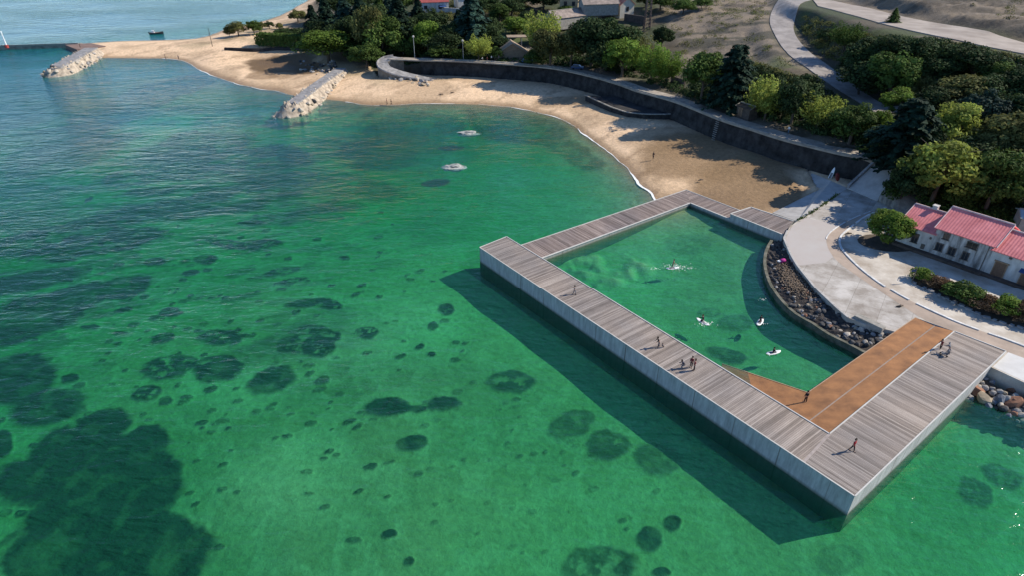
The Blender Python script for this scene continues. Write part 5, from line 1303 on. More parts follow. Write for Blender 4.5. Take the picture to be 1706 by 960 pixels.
PROT = {'broad': [(crown_broad(s), trunk_mesh(s)) for s in (1, 2, 3, 4)],
  'round': [(crown_broad(s, 60, 120, .44, .52, .5, (.10,.15), .032), trunk_mesh(s, .5)) for s in (11, 12)],
  'open': [(crown_broad(s, 50, 120, .46, .53, .52, (.08,.16), .032), trunk_mesh(s, .75, .024, 12, .36)) for s in (21, 22, 23)],
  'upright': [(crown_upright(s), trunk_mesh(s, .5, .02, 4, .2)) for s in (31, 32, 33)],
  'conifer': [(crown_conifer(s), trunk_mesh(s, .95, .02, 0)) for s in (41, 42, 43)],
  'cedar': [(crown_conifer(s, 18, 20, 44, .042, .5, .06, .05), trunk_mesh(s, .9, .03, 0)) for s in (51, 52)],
  'bush': [(crown_broad(s, 34, 90, .50, .45, .5, (.12,.20), .045), trunk_mesh(s, .3, .02, 5, .25)) for s in (61, 62)],
  'bare': [(None, bare_mesh(s)) for s in (71, 72)]}
for k in PROT:
    for c, t in PROT[k]:
        if c: c.materials.append(LM['dark'])
_tr = random.Random(77)
def tree(px, pb, pt, wpx, typ, m, label, group=None, name='tree', base=None):
    """base bearing (px, pb), crown top bearing pt, crown width wpx: all turned into metres at the tree's own place"""
    p = base if base is not None else G(px, pb); dep = p.y * ct + (CAM_H - p.z) * st; w = wpx * dep / F_PX * (1.35 if (520 < px < 830 and pb > 50 and typ in ('conifer', 'broad', 'round')) else 1.15)
    lo_, hi = .3, 60.0
    for _ in range(30):
        mid_ = (lo_ + hi) / 2
        if PX((p.x, p.y, p.z + mid_))[1] > pt: lo_ = mid_
        else: hi = mid_
    h = min(mid_, w * 4.2 + 6)
    c, t = PROT[typ][_tr.randrange(len(PROT[typ]))]
    root = empty(name, p - Vector((0, 0, .15)), _tr.uniform(0, 6.28), label, {'bush': 'bush'}.get(typ, 'tree'), group)
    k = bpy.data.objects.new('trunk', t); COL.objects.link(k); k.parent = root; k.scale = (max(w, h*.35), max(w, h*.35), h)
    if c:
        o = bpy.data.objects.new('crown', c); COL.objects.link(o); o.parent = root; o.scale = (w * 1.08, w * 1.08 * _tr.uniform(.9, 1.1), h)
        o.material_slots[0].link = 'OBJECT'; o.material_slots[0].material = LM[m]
    return root
T = [
 # the spit
 (497,37,12,28,'round','olive','lone round olive tree at the seaward tip of the shore, top left'),
 (383,61,40,15,'bush','olive','smallest grey-green bush at the left end of the spit row'),
 (398,60,33,33,'round','olive','broad olive bush-like tree, leftmost big one of the spit row'),
 (424,57,31,27,'round','mid','middle rounded tree of the spit row, darker than its left neighbour'),
 (436,52,33,16,'bush','olive','thin pale bush behind the middle tree of the spit row'),
 (449,47,33,18,'round','dark','small dark ball-shaped tree at the right end of the spit row'),
 (465,48,36,12,'bush','olive','tiny olive bush right of the ball-shaped tree on the spit'),
 (474,62,43,34,'round','dark','dark rounded bush standing behind the clipped hedge, left one'),
 (499,63,44,30,'bush','dark','dark spreading bush standing behind the clipped hedge, right one'),
 (548,104,48,72,'broad','bright','large bright green round tree at the root of the near breakwater'),
 # dark grove
 (527,76,6,42,'conifer','conifer','leftmost tall dark conifer of the grove, next to the clipped hedge'),
 (548,66,-8,48,'conifer','conifer','tall dark conifer second from the left edge of the grove'),
 (580,72,-8,60,'conifer','blue','broad layered blue-green conifer behind the large bright round tree'),
 (606,70,-12,50,'conifer','conifer','dark conifer behind the pale green slim tree in the grove'),
 (618,96,4,38,'broad','olive','tall slim pale green tree in front of the dark conifers'),
 (640,98,22,54,'broad','mid','mid green tree right of the slim pale tree at the curved ramp'),
 (612,113,66,42,'round','mid','mid green bush-like tree between the breakwater root and curved ramp'),
 (590,100,74,30,'bush','dark','low dark bush beside the parked white van on the far beach edge'),
 (668,84,-10,66,'conifer','conifer','big dark conifer above the first lamp post'),
 (655,96,66,36,'bush','dark','dark bush directly behind the head of the curved ramp'),
 (684,96,62,38,'bush','mid','green bush between the two lamp posts, left one'),
 (714,90,31,38,'broad','bright','light green rounded tree standing out between the dark conifers'),
 (722,70,8,52,'round','dark','dark rounded tree below the dark red roofed house'),
 (742,92,50,50,'broad','dark','dark leafy tree left of the tallest conifer'),
 (738,97,70,40,'bush','mid','green bush left of the second lamp post'),
 (762,98,78,26,'bush','mid','bright small bush right beside the second lamp post'),
 (788,80,-14,78,'conifer','blue','tallest dark conifer of the grove, centre of the top edge'),
 (765,66,14,40,'conifer','conifer','dark conifer squeezed left of the tallest conifer'),
 (700,66,-6,44,'conifer','conifer','dark conifer in front of the dark red roofed house'),
 (637,54,-10,50,'conifer','mid','green conifer at the top edge above the curved ramp'),
 (797,99,51,46,'upright','light','pale feathery tree with white trunk beside the brown beach hut'),
 (822,66,24,32,'bush','dark','dark bush right of the tallest conifer on the slope'),
 (833,40,2,34,'broad','mid','green tree above the sunlit bush near the top edge'),
 (858,58,24,46,'bush','bright','sunlit bright green bush on the slope above the shelter'),
 (836,90,58,36,'bush','dark','dark bush behind the left side of the beach hut'),
 (852,28,-8,40,'broad','dark','dark tree at the top edge above the sunlit bush'),
 (880,44,14,30,'bush','dark','dark bush between the sunlit bush and the tall feathery willow'),
 (903,96,4,56,'upright','light','tall feathery light green willow left of the corrugated barn'),
 (916,112,42,60,'broad','olive','drab olive tree below the tall feathery willow'),
 (950,112,40,56,'open','olive','thin olive-brown tree left of the darkest crowns'),
 (892,110,80,36,'bush','mid','green bush at the right end of the beach hut'),
 (984,112,24,76,'broad','dark','very dark large tree, left of the pair below the barns'),
 (1022,114,22,76,'round','dark','very dark large tree, right of the pair below the barns'),
 (1000,124,70,60,'bush','dark','dark low tree at the foot of the very dark pair'),
 (1036,128,58,62,'broad','bright','bright green tree with flat top, first right of the dark pair'),
 (1066,116,48,42,'upright','olive','pale olive feathery tree between the bright green ones'),
 (1084,136,66,54,'upright','bright','bright green tree in the middle above the sea wall bend'),
 (1110,140,78,52,'upright','bright','rightmost bright green tree above the sea wall bend'),
 (1101,82,37,36,'round','dark','dark round tree below the tall brown mast'),
 (945,24,6,30,'bush','mid','small green bush at the foot of the tan building'),
 (1138,24,-4,34,'broad','mid','green tree at the top edge right of the brown mast'),
 (1168,14,-10,30,'bush','mid','green bush at the top edge on the bare slope'),
 (1100,16,-14,40,'broad','mid','green tree right behind the cream gabled house'),
 (1075,12,-14,30,'broad','dark','dark tree between cream house and brown mast'),
 (905,16,-16,44,'broad','dark','dark tree left of the tan building at the top edge'),
 # above the long wall
 (1168,166,80,66,'broad','mid','mid green tree above the sea wall, left neighbour of the dark blue-green one'),
 (1215,178,70,80,'cedar','conifer','big dark blue-green tree above the sea wall, left of the wooden hut'),
 (1273,200,121,68,'upright','light','yellow-green feathery tree directly behind the wooden hut'),
 (1318,206,128,64,'broad','dark','dark tree between the two yellow-green feathery trees'),
 (1300,180,128,44,'bush','dark','dark bush below the road bend between feathery trees'),
 (1359,218,145,62,'upright','light','yellow-green feathery tree halfway along the long wall'),
 (1335,160,118,50,'bush','dark','dark scrub just below the curving road'),
 (1414,240,164,84,'round','mid','dull mid green rounded tree at the right part of the long wall'),
 (1385,222,176,50,'bush','dark','dark bush left of the dull green rounded tree'),
 (1455,236,176,44,'open','bright','thin bright green tree against the big dark cedar'),
 (1498,274,160,110,'cedar','conifer','large dark spreading cedar at the head of the ramp'),
 (1494,196,142,62,'open','bright','light green tree just above the dark cedar at the road end'),
 (1570,262,164,86,'open','light','tall light green tree right of the dark cedar'),
 (1548,340,220,120,'open','light','big open-crowned tree hanging over the left red roof'),
 (1600,300,225,90,'broad','dark','dark tree behind the big open-crowned one'),
 (1640,352,246,92,'broad','mid','dense mid green tree behind the middle red roof'),
 (1660,290,183,96,'broad','olive','yellowish broad tree behind the dense green one at right'),
 (1700,300,192,70,'broad','olive','yellowish tree cut by the right picture edge'),
 (1700,345,255,60,'broad','dark','dark tree over the pale blue shed roof'),
 (1500,330,268,60,'bush','dark','dark bush on the bank right of the ramp'),
 (1532,290,214,60,'broad','dark','dark tree in the gap between cedar and open-crowned tree'),
 (1590,352,300,44,'bush','mid','green low branches drooping behind the middle red roof'),
 (1471,408,342,68,'round','bright','round green garden tree on the yard at the left house'),
 # wood between the two roads
 (1404,86,28,48,'upright','mid','small green tree alone on the dark embankment inside the road bend'),
 (1440,132,56,66,'broad','dark','leftmost dark tree of the wood by the curving road'),
 (1430,158,96,70,'bush','dark','low dark tree bordering the road under the wood'),
 (1478,128,54,66,'broad','dark','dark tree at the upper left of the wood'),
 (1476,168,80,72,'broad','mid','green tree with rounded crown in the middle front of the wood'),
 (1516,122,56,64,'broad','dark','dark olive tree at the top middle of the wood'),
 (1506,160,100,50,'open','mid','sunlit green tree in the centre of the wood'),
 (1553,150,92,64,'broad','dark','dark tree right of centre of the wood'),
 (1560,170,106,62,'bare','','leafless grey tree standing inside the wood'),
 (1578,130,70,62,'broad','dark','dark tree at the crest of the wood, under the upper road'),
 (1615,136,72,76,'broad','dark','dark broad tree at the crest of the wood, right half'),
 (1597,180,120,76,'broad','olive','drab olive tree right of the leafless grey one'),
 (1640,182,120,70,'broad','dark','dark tree in the right part of the wood'),
 (1655,150,98,54,'broad','mid','green tree below the grassy bank at right'),
 (1692,172,104,70,'broad','dark','dark tree at the right edge below the grassy bank'),
 (1622,232,142,76,'round','blue','bluish green tree above the yellowish broad one'),
 (1590,238,176,50,'broad','dark','dark tree filling the gap above the tall light tree'),
 (1680,226,150,80,'broad','dark','very dark tree at the right edge in mid slope'),
 (1545,206,140,60,'broad','dark','dark tree between leafless tree and tall light tree'),
 (1720,250,170,80,'broad','dark','dark tree mostly beyond the right edge'),
 (1525,178,118,44,'open','olive','thin grey-green tree left of the leafless one'),
 (1487,38,11,24,'conifer','mid','lone little tree in the middle of the upper road bend'),
 (1690,150,126,50,'bush','mid','green bush under the right crest of the wood'),
 (1375,70,44,26,'bush','dark','small dark shrub at the top of the embankment'),
]
for t in T: tree(*t)
# a few more crowns outside the frame to the right and above, so that a step aside still shows a wood
for i, (x, y) in enumerate([(1760,330),(1800,260),(1780,190),(1850,220),(1840,320)]):
    p = P(x, y, 8); p.z = H(p.x, p.y); tree(x, y, y - 75, 80, 'broad', ['dark','mid','olive'][i % 3], 'tree of the wood beyond the right edge of the picture', 'trees beyond the right edge', base=p)
# a few more crowns that close the dark grove
for i, (px, pb, pt, w, ty, m, lb) in enumerate([(537,84,30,40,'broad','dark','dark leafy tree between hedge end and the conifers'),(566,86,28,44,'round','dark','dark rounded tree right behind the bright round tree'),(596,84,22,44,'broad','dark','dark tree in the depth of the grove behind the pale slim one'),
   (628,74,2,44,'broad','dark','dark leafy tree above the mid green one at the curved ramp'),(652,64,-12,44,'conifer','blue','bluish conifer at the top edge left of the big dark conifer'),(683,84,24,40,'broad','dark','dark leafy tree between the big dark conifer and the light rounded tree'),
   (752,84,30,40,'round','dark','dark rounded tree at the left foot of the tallest conifer'),(812,84,36,38,'broad','dark','dark tree at the right foot of the tallest conifer'),(828,98,74,24,'bush','mid','small green bush at the left end of the beach hut'),
   (815,30,-12,44,'broad','dark','dark tree at the top edge right of the tallest conifer'),(870,12,-18,40,'broad','dark','dark tree at the top edge above the shelter'),(905,70,34,34,'bush','dark','dark bush behind the tall feathery willow'),(970,70,34,44,'broad','dark','dark tree right in front of the long barn'),
   (1048,84,50,40,'bush','dark','dark bush below the wall of the cream gabled house'),(560,30,-16,50,'broad','dark','dark tree at the top edge over the grove, left one'),(600,20,-20,50,'broad','dark','dark tree at the top edge over the grove, middle one'),(668,22,-18,46,'broad','mid','green tree at the top edge left of the dark red roof'),(1010,8,-20,40,'broad','dark','dark tree behind the barns at the top edge')]):
    tree(px, pb, pt, w, ty, m, lb)
# garden bushes by the yard
for px, pb, pt, w, m, lb in [(1532,470,444,34,'bright','leftmost green bush of the garden row, beside the sign post'),(1558,481,456,30,'brown','reddish brown dry bush, second in the garden row'),(1574,488,464,26,'brown','smaller dry brown bush, third in the garden row'),
    (1602,506,470,52,'mid','largest green bush in the middle of the garden row'),(1590,497,466,34,'mid','green bush behind the largest one in the garden row'),(1641,520,488,34,'brown','dry brown bush right of the largest green bush'),(1666,528,490,44,'bright','green bush with light leaves right of the dry brown bush'),(1700,536,500,40,'brown','rust coloured bush cut by the right edge'),(1735,548,505,46,'mid','green bush beyond the right edge of the garden row')]:
    tree(px, pb, pt, w, 'bush', m, lb, None, 'bush')
# hedge
def leaves_box(name, a, b, width, hh, m, label, dens=26, leaf=.35, cat='hedge'):
    r = np.random.RandomState(int(a.x * 7) % 999); L_ = (b - a).length; n = int(L_ * (width + 2 * hh) * dens)
    s = r.uniform(0, L_, n); f = r.randint(0, 4, n); x = r.uniform(-width/2, width/2, n); z = r.uniform(0, hh, n)
    z = np.where(f == 0, hh, z); x = np.where(f == 1, -width/2, np.where(f == 2, width/2, x)); jit = r.normal(size=(n, 3)) * .18
    d = (b - a).normalized(); nn = Vector((-d.y, d.x, 0))
    C = np.array(a)[None] + s[:, None] * np.array(d) + x[:, None] * np.array(nn) + z[:, None] * np.array([0, 0, 1]) + jit
    N_ = np.where((f == 0)[:, None], np.array([0, 0, 1.]), np.where((f == 1)[:, None], -np.array(nn), np.where((f == 2)[:, None], np.array(nn), r.normal(size=(n, 3))))) + r.normal(size=(n, 3)) * .4
    me = leaf_mesh(name, C, N_, r.uniform(.7, 1.3, n) * leaf, r.uniform(.7, 1.3, n)); me.materials.append(LM[m])
    o = bpy.data.objects.new(name, me); COL.objects.link(o); return tag(o, label, cat)
h0_, h1_ = P(432,73,2.8), P(516,77,3.2)
leaves_box('hedge', h0_, h1_, 5, 4.4, 'mid', 'long clipped green hedge on the spit below the dark rounded bushes', 14, .6)
# undergrowth of the slopes
def undergrowth(polys, n, seed, cols, leafs=(.28,.55)):
    r = np.random.RandomState(seed); Cs = []; Ns = []; Ts = []
    for pts, k in polys:
        pl = [(v.x, v.y) for v in PL(pts)]; xs = [q[0] for q in pl]; ys = [q[1] for q in pl]
        X = r.uniform(min(xs), max(xs), k * 5); Y = r.uniform(min(ys), max(ys), k * 5); i = inside(pl, X, Y); X, Y = X[i][:k], Y[i][:k]
        rd = [dist_line([(v.x, v.y) for v in ln], X, Y) > hw + 1.2 for ln, hw, _ in ROADS]; kk = rd[0] & rd[1]; X, Y = X[kk], Y[kk]
        Z = height(X, Y)
        for x, y, z in zip(X, Y, Z):
            rad = r.uniform(.8, 2.3); m = int(38 * rad); e = r.normal(size=(m, 3)); e /= np.linalg.norm(e, axis=1, keepdims=True); e[:, 2] = np.abs(e[:, 2])
            Cs.append(np.array([x, y, z]) + e * rad * np.array([1, 1, .75]) * r.uniform(.6, 1, (m, 1))); Ns.append(e + r.normal(size=(m, 3)) * .5); Ts.append(r.uniform(.55, 1.4) * r.uniform(.75, 1.25, m))
    C = np.concatenate(Cs)
    me = leaf_mesh('undergrowth', C, np.concatenate(Ns), r.uniform(*leafs, len(C)), np.concatenate(Ts)); me.materials.append(LM[cols])
    o = bpy.data.objects.new('undergrowth', me); COL.objects.link(o); return tag(o, kind='stuff')
W_WOOD = [(1380,90,18),(1440,75,20),(1520,92,19.5),(1620,108,19),(1800,140,18),(1800,330,6),(1700,350,5),(1620,340,5),(1560,325,5),(1500,300,6),(1480,240,8),(1500,200,10),(1520,180,12),(1470,160,13),(1420,130,15)]
undergrowth([(W_WOOD, 1300), ([(640,88,7),(1000,114,7),(1080,138,7),(1150,163,7),(1120,120,9),(1060,70,10.5),(960,60,10),(890,70,9),(880,90,7.2),(800,90,7.5),(780,60,9),(700,40,11),(600,30,9),(530,40,6),(520,70,4.5),(600,95,5),(630,98,6)], 1300),
   ([(1150,160,7.2),(1240,188,7.2),(1330,216,7.2),(1430,240,7.2),(1480,240,8),(1470,200,9.5),(1400,180,10),(1330,150,10.5),(1240,120,11),(1160,125,9)], 600)], 0, 3, 'dark')
undergrowth([([(1340,20,22),(1400,48,22),(1520,78,22),(1706,104,21),(1800,120,20),(1800,150,18),(1600,112,19),(1440,85,20),(1370,75,19),(1332,40,20)], 420), ([(700,40,11),(780,50,9),(900,60,10),(880,10,14),(700,0,14)], 420), ([(1280,118,12.5),(1340,150,11),(1420,190,10),(1400,200,9),(1300,160,10),(1240,110,12)], 90)], 0, 6, 'olive', (.2,.4))
undergrowth([([(1420,238,7),(1500,262,7.2),(1500,330,4),(1466,336,3),(1500,285,7)], 40), ([(1500,330,4.4),(1706,388,3.6),(1760,400,3.6),(1760,350,5),(1600,315,5)], 130)], 0, 9, 'mid')

undergrowth([([(1100,-10,20),(1290,-20,23),(1280,60,16),(1330,120,14),(1240,115,11),(1140,110,10),(1120,60,12)], 170), ([(1400,-20,25),(1700,-20,30),(1800,50,27),(1560,20,25)], 60)], 0, 12, 'olive', (.15,.32))
# ================================================================ people
def cloth(name, c): return mat('cloth_' + name, c, .9, .15, 8)
SKIN = mat('skin', (.42,.24,.16), .6, .1, 8); HAIR = {'dark': mat('dark_hair', (.02,.014,.01), .6, .2, 20), 'brown': mat('brown_hair', (.10,.05,.025), .6, .2, 20), 'grey': mat('grey_hair', (.3,.29,.28), .6, .2, 20)}
CL = {'black': cloth('black', (.015,.015,.018)), 'red': cloth('red', (.35,.025,.03)), 'navy': cloth('navy', (.02,.03,.06)), 'grey': cloth('grey', (.16,.16,.17)), 'white': cloth('white', (.75,.75,.74)), 'blue': cloth('blue', (.10,.17,.26)), 'brown': cloth('brown', (.16,.08,.05)), 'maroon': cloth('maroon', (.16,.02,.03))}
def skinned(name, verts, edges, rads, m, parent, sub=1):
    me = bpy.data.meshes.new(name); me.from_pydata([tuple(v) for v in verts], edges, []); o = bpy.data.objects.new(name, me); COL.objects.link(o)
    md = o.modifiers.new('skin', 'SKIN'); md.use_smooth_shade = True
    sl = me.skin_vertices[0].data if me.skin_vertices else None
    for i, r in enumerate(rads): sl[i].radius = (r, r)
    sl[0].use_root = True
    s = o.modifiers.new('sub', 'SUBSURF'); s.levels = sub; s.render_levels = sub
    me.materials.append(m)
    if parent: o.parent = parent
    return o
POSES = {  # pelvis height, torso lean (forward), legs (hip swing, knee bend) x2, arms (swing fwd, out, elbow) x2
 'stand': (.93, .03, (.08, .05), (-.08, .05), (.1, .15, .2), (-.05, .15, .25)),
 'walk': (.92, .06, (.26, .08), (-.24, .22), (-.28, .1, .25), (.3, .1, .35)),
 'lean': (.90, .55, (.25, .1), (-.15, .15), (.7, .15, .5), (.5, .2, .6)),
 'crouch': (.62, .75, (1.15, 1.35), (.7, 1.3), (.8, .2, .5), (.6, .2, .7)),
 'sit': (.46, .1, (1.45, 1.4), (1.4, 1.35), (.5, .1, .8), (.4, .1, .9)),
 'kneel': (.30, .15, (1.5, 2.6), (1.4, 2.6), (.6, .2, .7), (.5, .3, .8)),
 'ride': (.34, .35, (1.35, 2.2), (1.15, 2.2), (1.0, .45, .2), (.9, .45, .3)),
 'balance': (.86, .25, (.35, .35), (-.30, .35), (.3, 1.2, .2), (.2, 1.1, .3))}
def person(loc, rz, pose, top, bottom, hair, label, group=None, scale=1.0, bare=False):
    ph, lean, l1, l2, a1, a2 = POSES[pose]
    root = empty('person', loc, rz, label, 'person', group); root.scale = (scale * .9,) * 3
    V = Vector; v = []; e = []; r = []
    def add(p, rad, par=None):
        v.append(V(p)); r.append(rad)
        if par is not None: e.append((par, len(v) - 1))
        return len(v) - 1
    ld = V((math.sin(lean), 0, math.cos(lean))); pel = V((0, 0, ph))
    i0 = add(pel, .125); i1 = add(pel + ld * .22, .12, i0); ch = pel + ld * .42; i2 = add(ch, .135, i1); nk = pel + ld * .55; i3 = add(nk, .055, i2)
    hd = nk + V((math.sin(lean * .5), 0, math.cos(lean * .5))) * .10; i4 = add(hd, .075, i3); i5 = add(hd + V((.01, 0, .12)), .092, i4); i6 = add(hd + V((0, 0, .19)), .06, i5)
    legs = []; arms = []
    for s, (hs, kb) in ((1, l1), (-1, l2)):
        hp = pel + V((0, .095 * s, -.05)); a = add(hp, .085, i0)
        d = V((math.sin(hs), 0, -math.cos(hs))); kn = hp + d * .43; b = add(kn, .058, a)
        d2 = V((math.sin(hs - kb), 0, -math.cos(hs - kb))); an = kn + d2 * .42; c = add(an, .04, b)
        ft = an + V((.16 if kb < 2 else -.10, 0, -.035 if kb < 2 else -.02)); f = add(ft, .035, c); legs.append((hp, kn, an, ft))
    for s, (sw, out, el) in ((1, a1), (-1, a2)):
        sh = ch + V((0, .17 * s, .06)); a = add(sh, .06, i2)
        d = V((math.sin(sw), math.sin(out) * s, -math.cos(sw) * math.cos(out))).normalized(); eb = sh + d * .28; b = add(eb, .042, a)
        d2 = V((math.sin(sw + el), math.sin(out) * s * .7, -math.cos(sw + el) * math.cos(out * .5))).normalized(); wr = eb + d2 * .25; c = add(wr, .028, b)
        pm = wr + d2 * .07; p = add(pm, .033, c); arms.append((sh, eb, wr))
        q = d2.cross(V((1, 0, 0))) if abs(d2.x) < .9 else d2.cross(V((0, 0, 1))); q.normalize()
        for k, (of, ln) in enumerate(((-.030, .065), (-.010, .078), (.010, .074), (.030, .060))):
            m_ = add(pm + q * of + d2 * ln * .6, .009, p); add(pm + q * of + d2 * ln + V((.008, 0, -.006)), .008, m_)
        add(pm - q * .055 + d2 * .02, .010, p)
    skinned('body', v, e, r, SKIN, root)
    # face: eyes, nose and mouth on the front of the head
    hc = v[i5]
    m = MB(); 
    for s in (-1, 1): m.box(hc + V((.088, .032 * s, .01)), (.02, .018, .012))
    m.box(hc + V((.098, 0, -.06)), (.012, .045, .010)); m.build('face_features', HAIR['dark'], root)
    m = MB(); m.tube([hc + V((.088, 0, .005)), hc + V((.112, 0, -.028))], [.010, .016], 5)
    for s in (-1, 1): m.tube([hc + V((0, .088 * s, .02)), hc + V((-.005, .10 * s, -.02))], [.018, .014], 5)
    m.build('nose_and_ears', SKIN, root)
    skinned('hair', [hc + V((-.03, 0, .02)), hc + V((-.015, 0, .08)), hc + V((-.06, 0, -.03))], [(0, 1), (0, 2)], [.098, .082, .06], HAIR[hair], root)
    if not bare:
        tv = [pel + ld * .0, pel + ld * .22, ch, nk - ld * .02]; te = [(0, 1), (1, 2), (2, 3)]; tr_ = [.145, .138, .15, .075]
        for sh, eb, wr in arms: k = len(tv); tv += [sh, eb, eb.lerp(wr, .85)]; te += [(2, k), (k, k+1), (k+1, k+2)]; tr_ += [.075, .055, .042]
        skinned('jacket', tv, te, tr_, CL[top], root)
    if bottom:
        tv = [pel + V((0, 0, .05)), pel + V((0, 0, -.02))]; te = [(0, 1)]; tr_ = [.138, .13]
        for hp, kn, an, ft in legs: k = len(tv); tv += [hp, kn, kn.lerp(an, .9)]; te += [(1, k), (k, k+1), (k+1, k+2)] if not bare else [(1, k), (k, k+1)]; tr_ += [.10, .074, .058]
        if bare: # trunks end above the knee
            tv = tv[:2]; te = [(0, 1)]; tr_ = tr_[:2]
            for hp, kn, an, ft in legs: k = len(tv); tv += [hp, hp.lerp(kn, .6)]; te += [(1, k), (k, k+1)]; tr_ += [.10, .085]
        skinned('trousers', tv, te, tr_, CL[bottom], root)
        if not bare:
            m = MB()
            for hp, kn, an, ft in legs: m.box((an + ft) / 2 + V((.01, 0, -.025)), (.27, .09, .07))
            m.build('shoes', CL['black'], root)
    return root
G_D = 'walkers on the pier deck'
dk = DZ + .01
person(P(957,491,dk), R(140), 'walk', 'grey', 'grey', 'dark', 'lone walker in grey on the far half of the long deck', G_D, 1.05)
person(P(1097,579,dk), R(200), 'lean', 'black', 'navy', 'dark', 'person in black bending over on the long deck, nearest to the swimmers', G_D, 1.15)
person(P(1103,580,dk), R(20), 'sit', 'grey', 'black', 'brown', 'child in dark clothes crouched at the feet of the bending person', G_D, .62)
person(P(1139,614,dk), R(190), 'crouch', 'navy', 'grey', 'dark', 'person in dark top crouching left of the standing pair on the long deck', G_D, 1.15)
person(P(1151,613,dk), R(250), 'stand', 'maroon', 'black', 'dark', 'person in dark red top, farther of the standing pair on the long deck', G_D, 1.12)
person(P(1156,618,dk), R(170), 'stand', 'maroon', 'black', 'brown', 'person in maroon and black, nearer of the standing pair on the long deck', G_D, 1.15)
person(P(1341,671,1.12), R(100), 'stand', 'black', 'black', 'dark', 'lone person in black standing on the rust brown slope at the pool corner', None, 1.15)
person(P(1419,752,dk), R(300), 'walk', 'red', 'black', 'dark', 'walker in red top and black trousers on the near corner of the deck', G_D, 1.15)
person(P(1566,582,dk), R(210), 'lean', 'maroon', 'black', 'dark', 'person in dark red at the top end of the deck beside the rust brown slope', G_D, 1.1)
person(P(1579,590,dk), R(120), 'lean', 'grey', 'grey', 'grey', 'person in grey leaning by the small pushchair at the top of the deck', G_D, 1.1)
# pushchair
pc = empty('pushchair', P(1572,593,dk), R(150), 'small dark grey pushchair beside the person in grey on the deck', 'pushchair')
m = MB(); m.add([(-.3,-.25,.35),(.3,-.25,.35),(.3,.25,.35),(-.3,.25,.35),(-.42,-.25,.95),(-.42,.25,.95)], [(0,1,2,3),(0,3,5,4)]); m.box((.05,0,.38),(.6,.46,.1)); m.box((-.38,0,.68),(.08,.46,.6)); m.build('seat', CL['grey'], pc)
m = MB(); m.tube([(.45,.25,.1),(-.3,.25,.6),(-.7,.25,1.0),(-.7,-.25,1.0),(-.3,-.25,.6),(.45,-.25,.1)], [.02]*6, 5); m.build('frame', MATS['dull_steel'], pc)
for x in (-.35, .4):
    for y in (-.27, .27): m = MB(); m.tube([(x,y-.02,.12),(x,y+.02,.12)], [.12,.12], 10); m.build('wheel', CL['black'], pc)
# boards and riders
def board(p, rz, L_, label, group='paddle boards in the sea pool', tilt=0):
    m = MB(); n = 14; vs = []; ring = 8
    for i in range(n + 1):
        t = i / n * 2 - 1; w = .40 * (1 - abs(t) ** 2.6) ** .6 + .01; z = .10 * abs(t) ** 3
        for k in range(ring):
            a = k / ring * 6.283; vs.append((t * L_ / 2, math.cos(a) * w, z + .05 + math.sin(a) * .06))
    m.add(vs, [(i*ring+k, i*ring+(k+1)%ring, (i+1)*ring+(k+1)%ring, (i+1)*ring+k) for i in range(n) for k in range(ring)] + [tuple(range(ring))[::-1], tuple(n*ring+k for k in range(ring))])
    root = empty('paddle_board', p, rz, label, 'paddle board', group); root.rotation_euler.y = tilt
    m.build('hull', mat('board_white', (.80,.80,.77), .35, .05), root, smooth=True)
    m = MB(); m.box((-.1, 0, .118), (L_ * .42, .46, .012)); m.build('deck_pad', CL['grey'], root)
    m = MB(); m.add([(-L_*.40,0,-.02),(-L_*.46,0,-.25),(-L_*.34,0,-.02),(-L_*.40,.02,-.02),(-L_*.46,.02,-.25),(-L_*.34,.02,-.02)], [(0,1,2),(3,5,4),(0,3,4,1),(1,4,5,2),(2,5,3,0)]); m.build('fin', CL['black'], root)
    return root
GR = 'riders on boards in the sea pool'
for px, py, rz, pose, hair, lb, lp in [(1120,447,R(10),'balance','brown','board under the splashing standing rider at the pool centre','bare-chested rider standing amid splashes at the pool centre'),
    (1171,538,R(125),'ride','brown','board of the leftmost of the three kneeling riders','kneeling rider, leftmost of the three in the near half of the pool'),
    (1266,538,R(55),'kneel','dark','board of the kneeling rider nearest the curved rubble bank','kneeling rider nearest the curved rubble bank'),
    (1288,589,R(18),'sit','dark','board of the rider closest to the rust brown slope','rider sitting upright closest to the rust brown slope')]:
    p = P(px, py, .0); board(p, rz, 2.5, lb); z = .10
    pz = {'balance': .12 - .02, 'ride': .12, 'kneel': .12, 'sit': -.33}[pose]
    person((p.x, p.y, pz), rz, pose, 'black', 'navy', hair, lp, GR, 1.1, bare=(pose in ('balance',)))
# splashes: many drops and torn foam
def splash(px, py, w, n, seed, up=.5):
    c = P(px, py, 0); r = random.Random(seed); m = MB()
    for i in range(n):
        a = r.uniform(0, 6.28); d = abs(r.gauss(0, 1)) * w; x, y = c.x + math.cos(a) * d, c.y + math.sin(a) * d * .6; z = max(.03, r.gauss(.05, up) * math.exp(-d / w)); s = r.uniform(.02, .09)
        q = [Vector((r.gauss(0,1), r.gauss(0,1), r.gauss(0,.5 if z > .1 else .05))) * s for _ in range(4)]; m.add([Vector((x, y, z)) + k for k in q], [(0,1,2),(0,2,3),(0,3,1),(1,3,2)])
    o = m.build('splash_foam', mat('sea_foam', (.8,.82,.8))); tag(o, kind='stuff')
splash(1125, 446, 1.1, 260, 1, .5); splash(1150, 447, 1.0, 60, 2, .1); splash(1092, 447, .8, 40, 3, .1); splash(1175, 541, .8, 90, 4, .15); splash(1268, 540, .5, 20, 5, .05); splash(1270, 500, .5, 14, 6, .1); splash(1290, 591, .5, 16, 7, .05)
